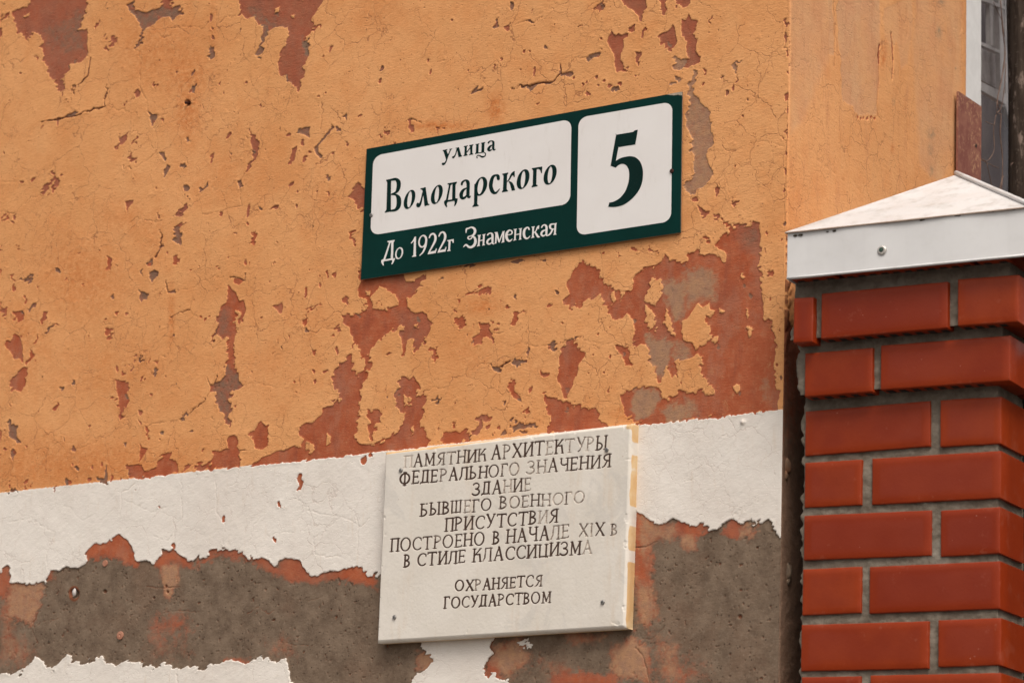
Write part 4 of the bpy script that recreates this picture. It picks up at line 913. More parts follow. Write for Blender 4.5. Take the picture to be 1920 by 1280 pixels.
T_OLD2 = """
S 88,368,7 98,300,16 135,285,13 190,265,14 245,290,23 260,345,24 235,400,19 190,425,10 140,440,11 125,470,12 150,490,11 190,475,11 208,440,11
S 200,425,13 250,460,21 268,530,25 245,600,25 190,640,21 140,635,20 90,597,16 40,635,6
P 300,415 375,405 360,432 345,598 358,612 290,632 310,600 322,432
P 390,405 462,388 445,417 435,588 455,600 390,614 402,595 410,418
S 345,520,9 415,505,9
S 497,410,13 520,385,11 560,376,11 588,405,20 590,500,20 592,560,17 612,582,9
S 575,462,9 512,500,17 490,550,19 520,583,15 572,560,9
P 625,362 688,350 680,366 665,560 665,568 620,580 636,556 645,385
S 672,375,19 715,540,15
S 715,545,10 785,365,9
P 775,345 828,332 815,352 812,532 818,545 750,560 772,540 785,365
S 862,412,9 945,395,9 962,355,14 940,325,12 900,325,15 860,380,23 855,450,24 880,508,22 920,523,15 962,490,8
P 985,302 1057,290 1040,317 1030,488 1050,500 980,524 1000,495 1008,322
P 1080,290 1155,278 1140,302 1130,478 1148,490 1082,507 1098,485 1106,308
S 1030,405,9 1110,390,9
S 1283,303,15 1270,272,13 1240,270,13 1200,310,21 1185,370,23 1195,440,23 1230,475,17 1270,465,11 1300,430,7
P 1322,256 1397,244 1378,270 1370,432 1388,455 1318,474 1337,445 1345,276
S 1370,370,9 1410,340,9 1440,272,13 1465,242,11
P 1452,232 1478,228 1470,298 1455,298
S 1393,350,11 1425,400,19 1448,438,19 1480,447,9
S 1522,265,13 1545,230,11 1585,221,13 1613,255,20 1612,350,20 1614,412,17 1637,420,9
S 1600,312,9 1540,340,17 1515,390,19 1545,428,15 1597,405,9
P 1745,195 1813,180 1800,207 1790,383 1808,400 1740,414 1754,388 1765,215
S 1762,202,11 1700,210,15 1680,250,21 1700,292,15 1762,300,9
S 1727,310,15 1690,380,15 1650,415,11
"""
def enamel(name, a, b, rough=0.42):
    t = NT(name); n = t.noise(7, 4, .6)
    c = t.mix(t.ss(n, 0.3, 0.7), a, b)
    c = t.mix(t.math('MULTIPLY', t.ss(t.noise(40, 6, .7, t.map((1.5, 1, 0.35))), 0.55, 0.8), 0.22), c, (0.42, 0.36, 0.28) if a[0] > .3 else (0.006, 0.04, 0.034))
    sc_ = t.ss(t.vor(260), 0.05, 0.09, 1, 0); sc_ = t.math('MULTIPLY', sc_, t.math('GREATER_THAN', t.noise(60, 2), 0.62))
    c = t.mix(t.math('MULTIPLY', sc_, 0.5), c, (0.3, 0.22, 0.15))
    return t.fin(c, t.ss(t.noise(20, 4), .3, .7, rough-.06, rough+.1), t.bump(t.noise(16, 3), 0.0008, 0.6), 0.10)
M_green = enamel('green_enamel', (0.0002, 0.0205, 0.0165), (0.0004, 0.028, 0.0230))
M_ink = enamel('dark_green_ink', (0.0015, 0.0150, 0.0125), (0.002, 0.018, 0.0150))
M_white = enamel('white_enamel', (0.715, 0.675, 0.648), (0.745, 0.71, 0.685), 0.5)
M_alu = simple_mat('sheet_edge', (0.22, 0.18, 0.14), (0.32, 0.22, 0.14), 60, 0.5, 0.3)
sign = empty('street_sign', WP(978, 350), 'green and white enamelled street name sign with number 5 on the flaking orange wall', 'street sign')
SO = 0.0075
SGC = [(687.3, 279.4), (1279.3, 172.0), (1276.3, 436.0), (676.3, 524.3)]
fr = [WP(x, y, SO) for x, y in SGC]
pan = slab_from('panel', fr, -YN, 0.0022, M_green, sign); pan.data.materials.append(M_alu)
for p in pan.data.polygons[1:]: p.material_index = 1
pc_ = pan.data.polygons[0]
def rrect(C, rad, n=7):
    """rounded quadrilateral traced through its corners"""
    P = []; C = [np.array(c, float) for c in C]
    for i in range(4):
        a, b, c = C[i-1], C[i], C[(i+1) % 4]; u = (a-b)/np.linalg.norm(a-b); v = (c-b)/np.linalg.norm(c-b)
        p0, p1 = b+u*rad, b+v*rad
        for k in range(n):
            t = k/(n-1); P.append((1-t)**2*p0+2*t*(1-t)*(b+(u+v)*rad*0.12)+t*t*p1)
    return P
for C4 in ([(699.8, 292.5), (1071.5, 223.3), (1069.2, 382), (694.5, 441.5)], [(1084.8, 220.8), (1260.8, 190.8), (1258.3, 415), (1081.2, 441.8)]):
    P = rrect(C4, 15.5); n = len(P); c = WP(*np.mean(P, 0), SO+0.0003)
    V = [WP(x, y, SO+0.0003) for x, y in P]; mesh_obj('white_field', V, [tuple(range(n-1, -1, -1))], M_white, sign)
for nm, spec, ox, oy, s, bb, mat, lab in [
    ('lettering', T_STREET, 820, 240, 16, (824, 258, 934, 316), M_ink, 'dark green word улица'),
    ('lettering', T_NAME1, 710, 310, 10.667, (718, 330, 888, 404), M_ink, 'first half of the dark green street name Володарского'),
    ('lettering', T_NAME2, 880, 290, 10.667, (882, 304, 1050, 394), M_ink, 'second half of the dark green street name Володарского'),
    ('house_number', T_FIVE, 1120, 230, 7.53, (1136, 238, 1210, 394), M_ink, 'large dark green number 5'),
    ('lettering', T_OLD1, 705, 420, 10.667, (712, 430, 854, 502), M_white, 'white words До 1922г'),
    ('lettering', T_OLD2, 865, 400, 10.105, (866, 414, 1048, 470), M_white, 'white word Знаменская')]:
    Fd, X, Y = ink_field(spec, ox, oy, s, *bb, 0.34)
    o = plane_print(nm, Fd, X, Y, SO+0.0006, mat, sign); o['label'] = lab
Fd, X, Y = ink_field('P 1244,176 1262,170 1281,168 1281,181 1272,179 1258,180', 0, 0, 1, 1240, 168, 1279.2, 184, .34)
Fd = np.minimum(Fd+1.2*fbm(X/3, Y/1.6, 5, 3)-.8, Y-(279.4-.1814*(X-687.3)))
plane_print('paint_scuff', Fd, X, Y, SO+.0003, simple_mat('scuffed_metal', (.30, .26, .2), (.42, .34, .26), 200, .7), sign)
M_screw = simple_mat('zinc_screw', (0.22, 0.21, 0.20), (0.34, 0.32, 0.30), 300, 0.4, 0.7)
M_rust = simple_mat('rusty_screw', (0.03, 0.012, 0.010), (0.075, 0.022, 0.014), 400, 0.7, 0.2)
def screw(px, py, off, r, mat, parent, name='screw', nrm=-YN, pos=None):
    c = WP(px, py, off) if pos is None else pos
    o = lathe(name, c, nrm, [(r, 0), (r, r*.25), (r*.8, r*.55), (r*.35, r*.62), (r*.28, r*.25), (0, r*.22)], mat, parent, 14); return o
screw(696.5, 403.5, SO+.0003, .0042, M_screw, sign); screw(1259.7, 320.8, SO+.0003, .0042, M_rust, sign)

# ------------------------------------------------------------------ marble plaque with cut letters
def St(x, y0=0, y1=1, w=1.0, s=(1, 1), k=.14):
    o = [(x, y0, x, y1, w)]
    if s[0]: o.append((x-k, y0, x+k, y0, .55))
    if s[1]: o.append((x-k, y1, x+k, y1, .55))
    return o
def Ar(cx, cy, rx, ry, a0, a1, w=1.0, n=9, w2=None):
    P = [(cx+rx*cos(radians(a0+(a1-a0)*i/n)), cy+ry*sin(radians(a0+(a1-a0)*i/n))) for i in range(n+1)]
    return [(*P[i], *P[i+1], w if w2 is None else w+(w2-w)*abs(math.cos(radians(a0+(a1-a0)*(i+.5)/n)))) for i in range(n)]
GL = {
 'П': (.72, St(.1)+St(.62, w=1.1)+[(.1, 1, .62, 1, .8)]),
 'Л': (.74, St(.62, w=1.1, s=(1, 1))+[(.2, 1, .62, 1, .7), (.2, 1, .16, .3, .9), (.16, .3, .02, .02, .8)]),
 'Д': (.78, St(.6, 0.05, 1, 1.1, (0, 1))+[(.2, 1, .6, 1, .8), (.24, 1, .2, .06, .9), (.0, -.05, .1, .06, .7), (.05, .03, .68, .03, .8), (.68, .03, .72, -.02, .7)]),
 'А': (.84, [(.4, 1.02, .1, 0, .7), (.4, 1.02, .7, 0, 1.2), (.2, .36, .6, .36, .7), (.0, 0, .2, 0, .5), (.58, 0, .82, 0, .5)]),
 'М': (.92, St(.12, w=.8, s=(1, 0))+St(.78, w=1.1)+[(.14, 1, .44, .15, 1.1), (.44, .15, .78, 1, .7), (.02, 1, .16, 1, .5)]),
 'Я': (.72, St(.6)+Ar(.56, .74, .42, .26, 90, 270, .9)+[(.42, .48, .2, .1, .8), (.2, .1, .04, .0, .7)]),
 'Т': (.80, St(.4, s=(1, 0))+[(.04, 1, .76, 1, .9), (.04, 1, .02, .88, .6), (.76, 1, .78, .9, .6)]),
 'Н': (.78, St(.1)+St(.66)+[(.1, .5, .66, .5, .7)]),
 'И': (.80, St(.1, w=1.1)+St(.68)+[(.12, .02, .68, .98, .8)]),
 'К': (.72, St(.1)+[(.12, .45, .6, 1, .7), (.5, 1, .68, 1, .5), (.3, .55, .55, .55, .8), (.55, .55, .64, .02, 1.1), (.54, .0, .74, .0, .5)]),
 'Р': (.66, St(.1)+Ar(.14, .74, .4, .26, -90, 90, .9)),
 'Х': (.80, [(.08, 1, .7, 0, 1.2), (.7, 1, .08, 0, .75), (0, 1, .2, 1, .5), (.58, 1, .8, 1, .5), (0, 0, .2, 0, .5), (.58, 0, .8, 0, .5)]),
 'Е': (.62, St(.1)+[(.1, 1, .54, 1, .8), (.54, 1, .55, .88, .6), (.1, .52, .46, .52, .8), (.46, .6, .46, .44, .5), (.1, 0, .54, .02, .8), (.54, .02, .57, .14, .6)]),
 'У': (.74, [(.1, 1, .42, .36, 1.15), (.68, 1, .3, .08, .75), (.3, .08, .16, .0, .7), (0, 1, .2, 1, .5), (.58, 1, .78, 1, .5)]),
 'Ы': (.92, St(.1)+Ar(.14, .26, .36, .26, -90, 90, .9)+St(.78)),
 'Ь': (.66, St(.1)+Ar(.14, .26, .38, .26, -90, 90, .9)),
 'Б': (.68, St(.1)+Ar(.14, .28, .4, .28, -90, 90, .9)+[(.1, 1, .3, 1, .8), (.46, 1, .56, 1, .7)]),
 'В': (.66, St(.1)+Ar(.12, .76, .36, .24, -90, 90, .9)+Ar(.12, .26, .42, .26, -90, 90, 1.0)),
 'Ф': (.98, St(.46, -.08, 1.04, 1.0)+Ar(.46, .5, .4, .44, 0, 360, .75, 18, 1.15)),
 'О': (.92, Ar(.44, .5, .39, .5, 0, 360, .6, 20, 1.0)),
 'С': (.78, Ar(.46, .5, .4, .5, 48, 312, .65, 14, 1.0)+[(.72, .9, .73, .74, .7)]),
 'Г': (.60, St(.1)+[(.1, 1, .52, 1, .8), (.52, 1, .53, .85, .6)]),
 'З': (.64, Ar(.26, .76, .26, .24, 150, -90, .8)+Ar(.24, .26, .32, .26, 90, -150, 1.0)),
 'Ч': (.76, St(.62)+Ar(.36, .66, .26, .2, 180, 290, .9)+[(.1, .66, .1, 1, 1), (.0, 1, .2, 1, .5), (.4, .47, .62, .55, .8)]),
 'Ш': (.98, St(.1, s=(0, 1))+St(.46, s=(0, 1))+St(.82, s=(0, 1))+[(.1, .03, .82, .03, .7)]),
 'Ц': (.80, St(.1, s=(0, 1))+St(.62, s=(0, 1))+[(.1, .03, .74, .03, .8), (.74, .03, .76, -.05, .7)]),
 'I': (.30, St(.12, k=.08)), 'X': (.80, [(.08, 1, .7, 0, 1.2), (.7, 1, .08, 0, .75), (0, 1, .2, 1, .5), (.58, 1, .8, 1, .5), (.58, 0, .8, 0, .5)])}
LINES = [('ПАМЯТНИК', 756.4, 876.7, 911, 863.6, 22.5, '16654675'), ('АРХИТЕКТУРЫ', 920.5, 861.4, 1137.5, 841.5, 25, '84878383438'),
 ('ФЕДЕРАЛЬНОГО', 748.2, 909, 973.8, 889.6, 22.5, '988847877654'), ('ЗНАЧЕНИЯ', 988, 888.4, 1145, 874.7, 23.5, '34668768'), ('ЗДАНИЕ', 886, 928.4, 995.4, 918.7, 23, '889363'),
 ('БЫВШЕГО', 787.7, 967, 921, 956, 22.5, '7775366'), ('ВОЕННОГО', 936, 953.8, 1096, 942, 22, '54464343'), ('ПРИСУТСТВИЯ', 833.4, 995.4, 1045.5, 978.6, 24, '88768878838'),
 ('ПОСТРОЕНО', 731.6, 1033.4, 908.5, 1021, 23.5, '886656688'), ('В', 922.7, 1020.2, 936, 1019.4, 23.5, '8'), ('НАЧАЛЕ', 948.4, 1017.6, 1066.3, 1008, 24.5, '888844'), ('XIX', 1084.4, 1006, 1133, 1003.4, 23.5, '436'), ('В', 1145, 1003, 1157, 1002.2, 20, '4'),
 ('В', 756.7, 1062.8, 768.8, 1062, 23, '9'), ('СТИЛЕ', 781.9, 1060.5, 872, 1054, 23, '77776'), ('КЛАССИЦИЗМА', 885.7, 1053.4, 1111, 1036.8, 24, '85877887883'),
 ('ОХРАНЯЕТСЯ', 853, 1108, 1015.8, 1098, 20, '7748866655'), ('ГОСУДАРСТВОМ', 832, 1140.5, 1032.5, 1128.5, 20.5, '785877575666')]
PT = 0.024                                    # thickness of the slab
QC = [WP(724.5, 851.5, PT), WP(1180, 799, PT), WP(1168, 1171.5, PT), WP(709.5, 1199.5, PT)]   # TL TR BR BL
wq = np.linalg.norm(QC[1]-QC[0]); hq = np.linalg.norm(QC[3]-QC[0]); CH = 0.005
def prof_axis(L, step, ch=CH):
    n = int(L/step); a = np.linspace(0, L, n)
    pos = np.concatenate([[-ch, -ch, -ch], [-ch*.5], a, [L+ch*.5], [L+ch, L+ch, L+ch]])
    dep = np.concatenate([[PT, PT*.6, ch], [ch*.42], np.zeros(n), [ch*.42], [ch, PT*.6, PT]]); return pos, dep
ua, da = prof_axis(wq, 0.00095); va, db = prof_axis(hq, 0.00095)
UU, VV = np.meshgrid(ua, va, indexing='ij'); DD = np.maximum(da[:, None], db[None, :])
s_, t_ = (UU/wq)[..., None], (VV/hq)[..., None]
base = QC[0]*(1-s_)*(1-t_)+QC[1]*s_*(1-t_)+QC[2]*s_*t_+QC[3]*(1-s_)*t_
LPX, LPY = projv(base[..., 0], base[..., 1], base[..., 2])
inkd = np.full(UU.shape, -9., np.float32); fade = np.full(UU.shape, 0.5, np.float32)
rl = np.random.RandomState(11)
xs_ = LPX[:, LPX.shape[1]//2]
for txt, x0, y0, x1, y1, cap_, fd in LINES:
    tot = sum(GL[c][0] for c in txt)+0.12*(len(txt)-1) if len(txt) > 1 else GL[txt][0]
    k = (x1-x0)/tot; x = 0.0
    for c, f in zip(txt, fd):
        w, st_ = GL[c]; jx, jy = rl.randn()*.25, rl.randn()*.35; sl = .055+rl.randn()*.012; hgt = cap_*(1+rl.randn()*.02)
        bx = x0+x*k; by = y0+(y1-y0)*(x*k)/max(x1-x0, 1); slope = (y1-y0)/(x1-x0) if len(txt) > 1 else -.08
        m0 = (LPX > bx-4) & (LPX < bx+w*k+8) & (LPY > by-hgt-6) & (LPY < by+8); ii, jj = np.nonzero(m0)
        if len(ii):
            q = (slice(ii.min(), ii.max()+1), slice(jj.min(), jj.max()+1)); X, Y = LPX[q], LPY[q]; d = np.full(X.shape, -9., np.float32)
            for ax, ay, bx_, by_, ww in st_:
                pa = (bx+ax*k+ay*hgt*sl+jx, by+slope*ax*k-ay*hgt+jy); pb = (bx+bx_*k+by_*hgt*sl+jx, by+slope*bx_*k-by_*hgt+jy)
                dd, tt = seg_d(X, Y, *pa, *pb); d = np.maximum(d, (1.05 if int(f) > 6 else .95)*ww*1.12*1.34-dd)
            up_ = d > inkd[q]; fade[q] = np.where(up_, int(f)/9.0, fade[q]); inkd[q] = np.maximum(inkd[q], d)
        x += w+0.12
hh = -0.0011*smooth(-0.6, 1.2, inkd)+0.0003*fbm(UU/.05, VV/.05, 80, 3)+0.00012*fbm(UU/.004, VV/.004, 81, 2)
edge = np.minimum(np.minimum(UU, wq-UU), np.minimum(VV, hq-VV)); hh -= 0.0012*smooth(0.42, .6, fbm(UU/.012, VV/.012, 82, 3))*np.exp(-(np.maximum(edge, 0)/.006)**2)
pos = base+np.stack([0*DD, DD-np.where(DD > .001, 0, hh), 0*DD], -1)
ms = fbm(UU/.03, VV/.012, 85, 4)
top = np.maximum(0, 1-(VV+0.006)/(0.007+.004*ms))*smooth(-.2, .2, UU*-1+.33+.05*ms)*1.5
rgt = smooth(wq+CH*.5+.003*fbm(VV/.02, UU*0, 88, 3), wq+CH*1.0, UU)*smooth(-.12, .12, fbm(VV/.05, UU*0, 86, 2)+.10+.45*np.exp(-((VV-.05)/.05)**2)+.6*np.exp(-((VV-.29)/.055)**2)+.45*np.exp(-((VV-.13)/.04)**2)-.15)
top2 = smooth(wq-.02, wq+.001, UU+ms*.01)*smooth(.012, -.001, VV)*.9
und = smooth(CH*.9, PT*.9, DD)*(VV > hq*.9)*.8
smear = np.clip(np.maximum.reduce([top, rgt, top2, und]), 0, 1)
t = NT('white_marble'); n = t.noise(9, 5, .6); c = t.mix(t.ss(n, .3, .7), (0.655, 0.597, 0.520), (0.715, 0.658, 0.585))
c = t.mix(t.math('MULTIPLY', t.ss(t.noise(18, 5, .65, t.map((2.2, 1, .4))), .52, .78), .45), c, (0.60, 0.46, 0.33))
c = t.mix(t.math('MULTIPLY', t.ss(t.noise(6, 6, .7, dist=1.6), .55, .63), .25), c, (0.46, 0.43, 0.40))
c = t.mix(t.math('MULTIPLY', t.math('MULTIPLY', t.ss(t.vor(48), .03, .07, 1, 0), t.math('GREATER_THAN', t.noise(11, 2), .60)), .5), c, (.36, .2, .12))
ik = t.math('ADD', t.attr('ink'), t.math('MULTIPLY', t.math('SUBTRACT', t.noise(380, 4, .7), .5), 1.2))
fd_ = t.attr('fade'); wear = t.ss(t.math('ADD', fd_, t.math('MULTIPLY', t.math('SUBTRACT', t.noise(110, 5, .75), .5), 1.7)), .18, .62)
c = t.mix(t.math('MULTIPLY', t.ss(ik, -.45, .35), .42), c, (.27, .165, .10))
c = t.mix(t.math('MULTIPLY', t.ss(ik, -.35, .25), wear), c, (.060, .031, .020))
sm = t.ss(t.math('ADD', t.attr('smear'), t.math('MULTIPLY', t.math('SUBTRACT', t.noise(60, 5, .7), .5), .35)), .45, .62)
c = t.mix(sm, c, t.mix(t.ss(t.noise(25), .4, .6), (.64, .46, .26), (.60, .38, .18)))
M_marble = t.fin(c, t.ss(t.noise(40), .3, .7, .42, .6), t.bump(t.noise(260, 4), .0003, .5), .35)
t.b.inputs['Subsurface Weight'].default_value = 0.0
plaque = empty('memorial_plaque', WP(950, 1000), 'white marble memorial plaque with dark cut Russian lettering screwed over the white band', 'plaque')
slab = mesh_obj('slab', pos.reshape(-1, 3), grid_faces(len(ua), len(va), True), M_marble, plaque, True, dict(ink=inkd, fade=fade, smear=smear))
for x, y in ((752, 881.5), (1138, 843), (740, 1156.5), (1130.5, 1128.5)): screw(x, y, PT, .0045, M_screw, plaque)
# ------------------------------------------------------------------ side wall of the building, window beyond it
def SP(px, py, out_=0.0): return unp(px, py, SA*out_, SA)          # on the side wall plane (pushed outwards by out_)
DEDGE = float(SP(1817, 100)@SS)
US = np.concatenate([[0.0], np.arange(.0024, DEDGE, .0024), [DEDGE]]); VS = axis(2.10, 3.85, .0028, -0.2, 6.2)
SU, SZ = np.meshgrid(US, VS, indexing='ij')
spx, spy = projv(SU*SS[0], SU*SS[1], SZ)
cx_, cy_ = (spx-1450)*3.2, (spy-0)*3.2                              # coordinates of the close-up
w1 = 9*fbm(cx_/30, cy_/60, 101, 3); w2 = 9*fbm(cx_/30, cy_/60, 102, 3); CX_, CY_ = cx_+w1, cy_+w2
coatS = np.full(SU.shape, 30., np.float32); bareS = np.zeros_like(coatS); buffS = np.zeros_like(coatS); crackS = np.zeros_like(coatS); stainS = np.zeros_like(coatS); pale = np.zeros_like(coatS)
def pl(s, w, soft): 
    f = w*smooth(-.5, .5, poly_sd(CX_, CY_, parse(s))/soft); np.maximum(pale, f, out=pale)
pl('380,30 400,-30 625,-30 640,90 632,260 625,470 615,690 590,695 560,685 500,700 480,640 410,610 405,400 385,200', 1.0, 4)
pl('655,60 700,40 830,-30 835,200 800,380 760,420 740,240 700,300 660,200', .6, 12)
pl('860,-30 1125,-30 1120,500 1100,900 1000,1100 880,1000 850,600 835,300', .75, 40)
pl('95,-30 330,-30 340,300 240,560 180,720 100,800', .75, 60)
pl('320,-30 350,-30 362,330 330,330', .9, 5)
for ln in ('2.4|362,-20 366,150 362,400', '2|525,-20 524,150 532,290', '3.4|632,270 628,330 632,380', '2.6|630,380 625,500 618,700', '3|700,195 712,260 708,470', '1.4|470,640 462,800 450,1000 455,1290', '1.6|795,700 798,860 790,1000 795,1140', '1.8|1130,-20 1122,200 1130,300 1120,430',
           '1.3|100,885 170,930 240,950 350,1030 430,1080', '1.2|560,960 650,985 720,1050 745,1110', '2|800,60 805,180 800,230', '1.6|740,420 755,560', '1.5|380,60 375,190 385,330', '1.4|480,1090 540,1200 560,1290', '1.6|740,10 745,100', '1.4|610,-10 612,60 650,90', '1.4|400,-10 440,30 520,20'):
    w, p = ln.split('|'); w = float(w); P = [(a, b, 0.) for a, b in parse(p)]
    d = -stroke_sd(CX_, CY_, P, False); ww = w*1.7*(.5+.9*vnoise(cx_/30, cy_/30, 9)); crackS = np.maximum(crackS, min(.85, .30+.14*w)*np.exp(-(d/ww)**2))
    if w >= 3: coatS = np.minimum(coatS, (d-ww*.55)/3.2)
rq = np.random.RandomState(8)
for k in range(260):
    g = rq.rand(); 
    if g < .45: x, y = 820-rq.rand()*170+rq.randn()*20, 380+rq.rand()*260
    elif g < .75: x, y = rq.choice([360, 455, 800, 620, 730])+rq.randn()*14, rq.rand()*1250
    else: x, y = 100+rq.rand()*1000, rq.rand()*1250
    if y > 1270: continue
    r = 2+5*rq.rand()**2; i0, i1 = np.searchsorted(spx[:, 0], [1450+(x-20)/3.2, 1450+(x+20)/3.2])
    if i1 <= i0: continue
    q = (slice(max(i0-3, 0), i1+3), slice(None)); d = np.hypot((CX_[q]-x), (CY_[q]-y)/1.7)
    coatS[q] = np.minimum(coatS[q], (d-r*.8)/3.2)
for i, x in enumerate((500, 520, 540, 562, 582, 604)):
    d = np.hypot(CX_-x, (CY_-(706+6*(i % 2)))/1.4); coatS = np.minimum(coatS, (d-6)/3.2)
SPOT = np.zeros_like(coatS)
for x, y, rx, ry, a in ((945, 800, 24, 32, .9), (940, 905, 16, 40, .6), (944, 1025, 14, 34, .75), (990, 195, 16, 40, .85), (1010, 10, 20, 20, .7), (1092, 410, 5, 7, 1), (718, 615, 9, 18, .6)):
    SPOT = np.maximum(SPOT, a*np.exp(-((cx_-x)/rx)**2-((cy_-y)/ry)**2))
for x, y, rx, ry, a in ((655, 330, 18, 80, .8), (960, 160, 16, 40, .7), (710, 890, 12, 30, .6), (1060, 270, 20, 40, .4), (30+120, 1180, 100, 100, .2)): stainS = np.maximum(stainS, a*np.exp(-((cx_-x)/rx)**2-((cy_-y)/ry)**2))
# broken arris and the strip that shows beside the pillar: old render, dirt
arris = np.exp(-(SU/.005)**2)*smooth(.0, .5, fbm(SU/.02, SZ/.010, 120, 5, .7)-.02)*.7
low = smooth(430, 760, spy+60*fbm(SU/.03, SZ/.05, 121, 3))
grime = np.clip(low+.0, 0, 1)
coatS = np.minimum(coatS, np.where(low > .5, -(low-.5)*6, 30)); bareS = np.maximum(bareS, low*.9*(1-.5*smooth(900, 700, spy)))
coatS = np.minimum(coatS, (.5-arris)*8); bareS = np.maximum(bareS, arris*.8)
crumb = np.exp(-((SU-.004)/.02)**2)*smooth(400, 450, spy)*smooth(740, 600, spy)*smooth(.0, .3, fbm(SU/.008, SZ/.008, 123, 3)+.15)
crackS = np.maximum(crackS, crumb*.9)
kS = smooth(-.6, .6, coatS)
HS = .0012*fbm(SU/.12, SZ/.2, 130, 3)+.0016*kS+.0007*pale*-1+.0009*kS*0+(1-kS)*bareS*.0012*fbm(SU/.01, SZ/.01, 131, 3)-.0014*crackS+.004*crumb-.0022*arris
HS += .00025*fbm(SU/.03, SZ/.006, 132, 3)
roundd = np.exp((SU-DEDGE)/.010); HS -= .010*roundd
HS[0, :] = -.0012-.0015*(arris[1, :]); Uoff = np.where(SU == 0, .0008, 0)
PV = np.stack([SU*SS[0]+HS*SA[0], SU*SS[1]+HS*SA[1]+Uoff, SZ], -1)
# shader: same plaster, with the older pale coat mixed in
Mside = M_plaster.copy(); Mside.name = 'side_plaster'
nt = Mside.node_tree; bs = next(n for n in nt.nodes if n.type == 'BSDF_PRINCIPLED'); src = bs.inputs['Base Color'].links[0].from_socket
ap = nt.nodes.new('ShaderNodeAttribute'); ap.attribute_name = 'pale'; mx = nt.nodes.new('ShaderNodeMix'); mx.data_type = 'RGBA'
nz = nt.nodes.new('ShaderNodeTexNoise'); nz.inputs['Scale'].default_value = 14; nz.inputs['Detail'].default_value = 6
cr_ = nt.nodes.new('ShaderNodeValToRGB'); cr_.color_ramp.elements[0].color = (.58, .325, .170, 1); cr_.color_ramp.elements[0].position = .35
cr_.color_ramp.elements[1].color = (.55, .270, .140, 1); cr_.color_ramp.elements[1].position = .65
mm = nt.nodes.new('ShaderNodeMath'); mm.operation = 'MULTIPLY'; mm.inputs[1].default_value = .85
tc = nt.nodes.new('ShaderNodeTexCoord'); nt.links.new(tc.outputs['Object'], nz.inputs['Vector']); nt.links.new(nz.outputs['Fac'], cr_.inputs['Fac'])
ac = nt.nodes.new('ShaderNodeAttribute'); ac.attribute_name = 'coat'; g0 = nt.nodes.new('ShaderNodeMath'); g0.operation = 'GREATER_THAN'; g0.inputs[1].default_value = .3; nt.links.new(ac.outputs['Fac'], g0.inputs[0])
m2 = nt.nodes.new('ShaderNodeMath'); m2.operation = 'MULTIPLY'; nt.links.new(ap.outputs['Fac'], mm.inputs[0]); nt.links.new(mm.outputs[0], m2.inputs[0]); nt.links.new(g0.outputs[0], m2.inputs[1])
nt.links.new(m2.outputs[0], mx.inputs[0]); nt.links.new(src, mx.inputs[6]); nt.links.new(cr_.outputs['Color'], mx.inputs[7]); nt.links.new(mx.outputs[2], bs.inputs['Base Color'])
# weathering on top: grey-green damp spots and long run marks
ab_ = nt.nodes.new('ShaderNodeAttribute'); ab_.attribute_name = 'spot'
mp = nt.nodes.new('ShaderNodeMapping'); mp.inputs['Scale'].default_value = (1, 1, .28); nt.links.new(tc.outputs['Object'], mp.inputs['Vector'])
n3 = nt.nodes.new('ShaderNodeTexNoise'); n3.inputs['Scale'].default_value = 34; n3.inputs['Detail'].default_value = 6; n3.inputs['Roughness'].default_value = .7; nt.links.new(mp.outputs[0], n3.inputs['Vector'])
r3 = nt.nodes.new('ShaderNodeMapRange'); r3.interpolation_type = 'SMOOTHSTEP'; r3.inputs[1].default_value = .5; r3.inputs[2].default_value = .72; r3.inputs[4].default_value = .42; nt.links.new(n3.outputs['Fac'], r3.inputs[0])
m3 = nt.nodes.new('ShaderNodeMix'); m3.data_type = 'RGBA'; m3.inputs[7].default_value = (.47, .185, .085, 1); q3 = nt.nodes.new('ShaderNodeMath'); q3.operation = 'MULTIPLY'; nt.links.new(r3.outputs[0], q3.inputs[0]); nt.links.new(g0.outputs[0], q3.inputs[1])
nt.links.new(q3.outputs[0], m3.inputs[0]); nt.links.new(mx.outputs[2], m3.inputs[6])
m4 = nt.nodes.new('ShaderNodeMix'); m4.data_type = 'RGBA'; m4.inputs[7].default_value = (.20, .165, .11, 1); nt.links.new(ab_.outputs['Fac'], m4.inputs[0]); nt.links.new(m3.outputs[2], m4.inputs[6]); nt.links.new(m4.outputs[2], bs.inputs['Base Color'])
spot = np.clip(SPOT*(.55+.9*fbm(cx_/14, cy_/22, 140, 4, .7)), 0, .85)
sidew = mesh_obj('side_wall', PV.reshape(-1, 3), grid_faces(len(US), len(VS)), Mside, building, True,
                 dict(coat=coatS, bare=bareS, buff=buffS, crack=crackS, stain=stainS, band=np.full(SU.shape, -60.), pale=pale*np.clip(.85+.5*fbm(cx_/60, cy_/160, 141, 4), 0, 1), spot=spot))
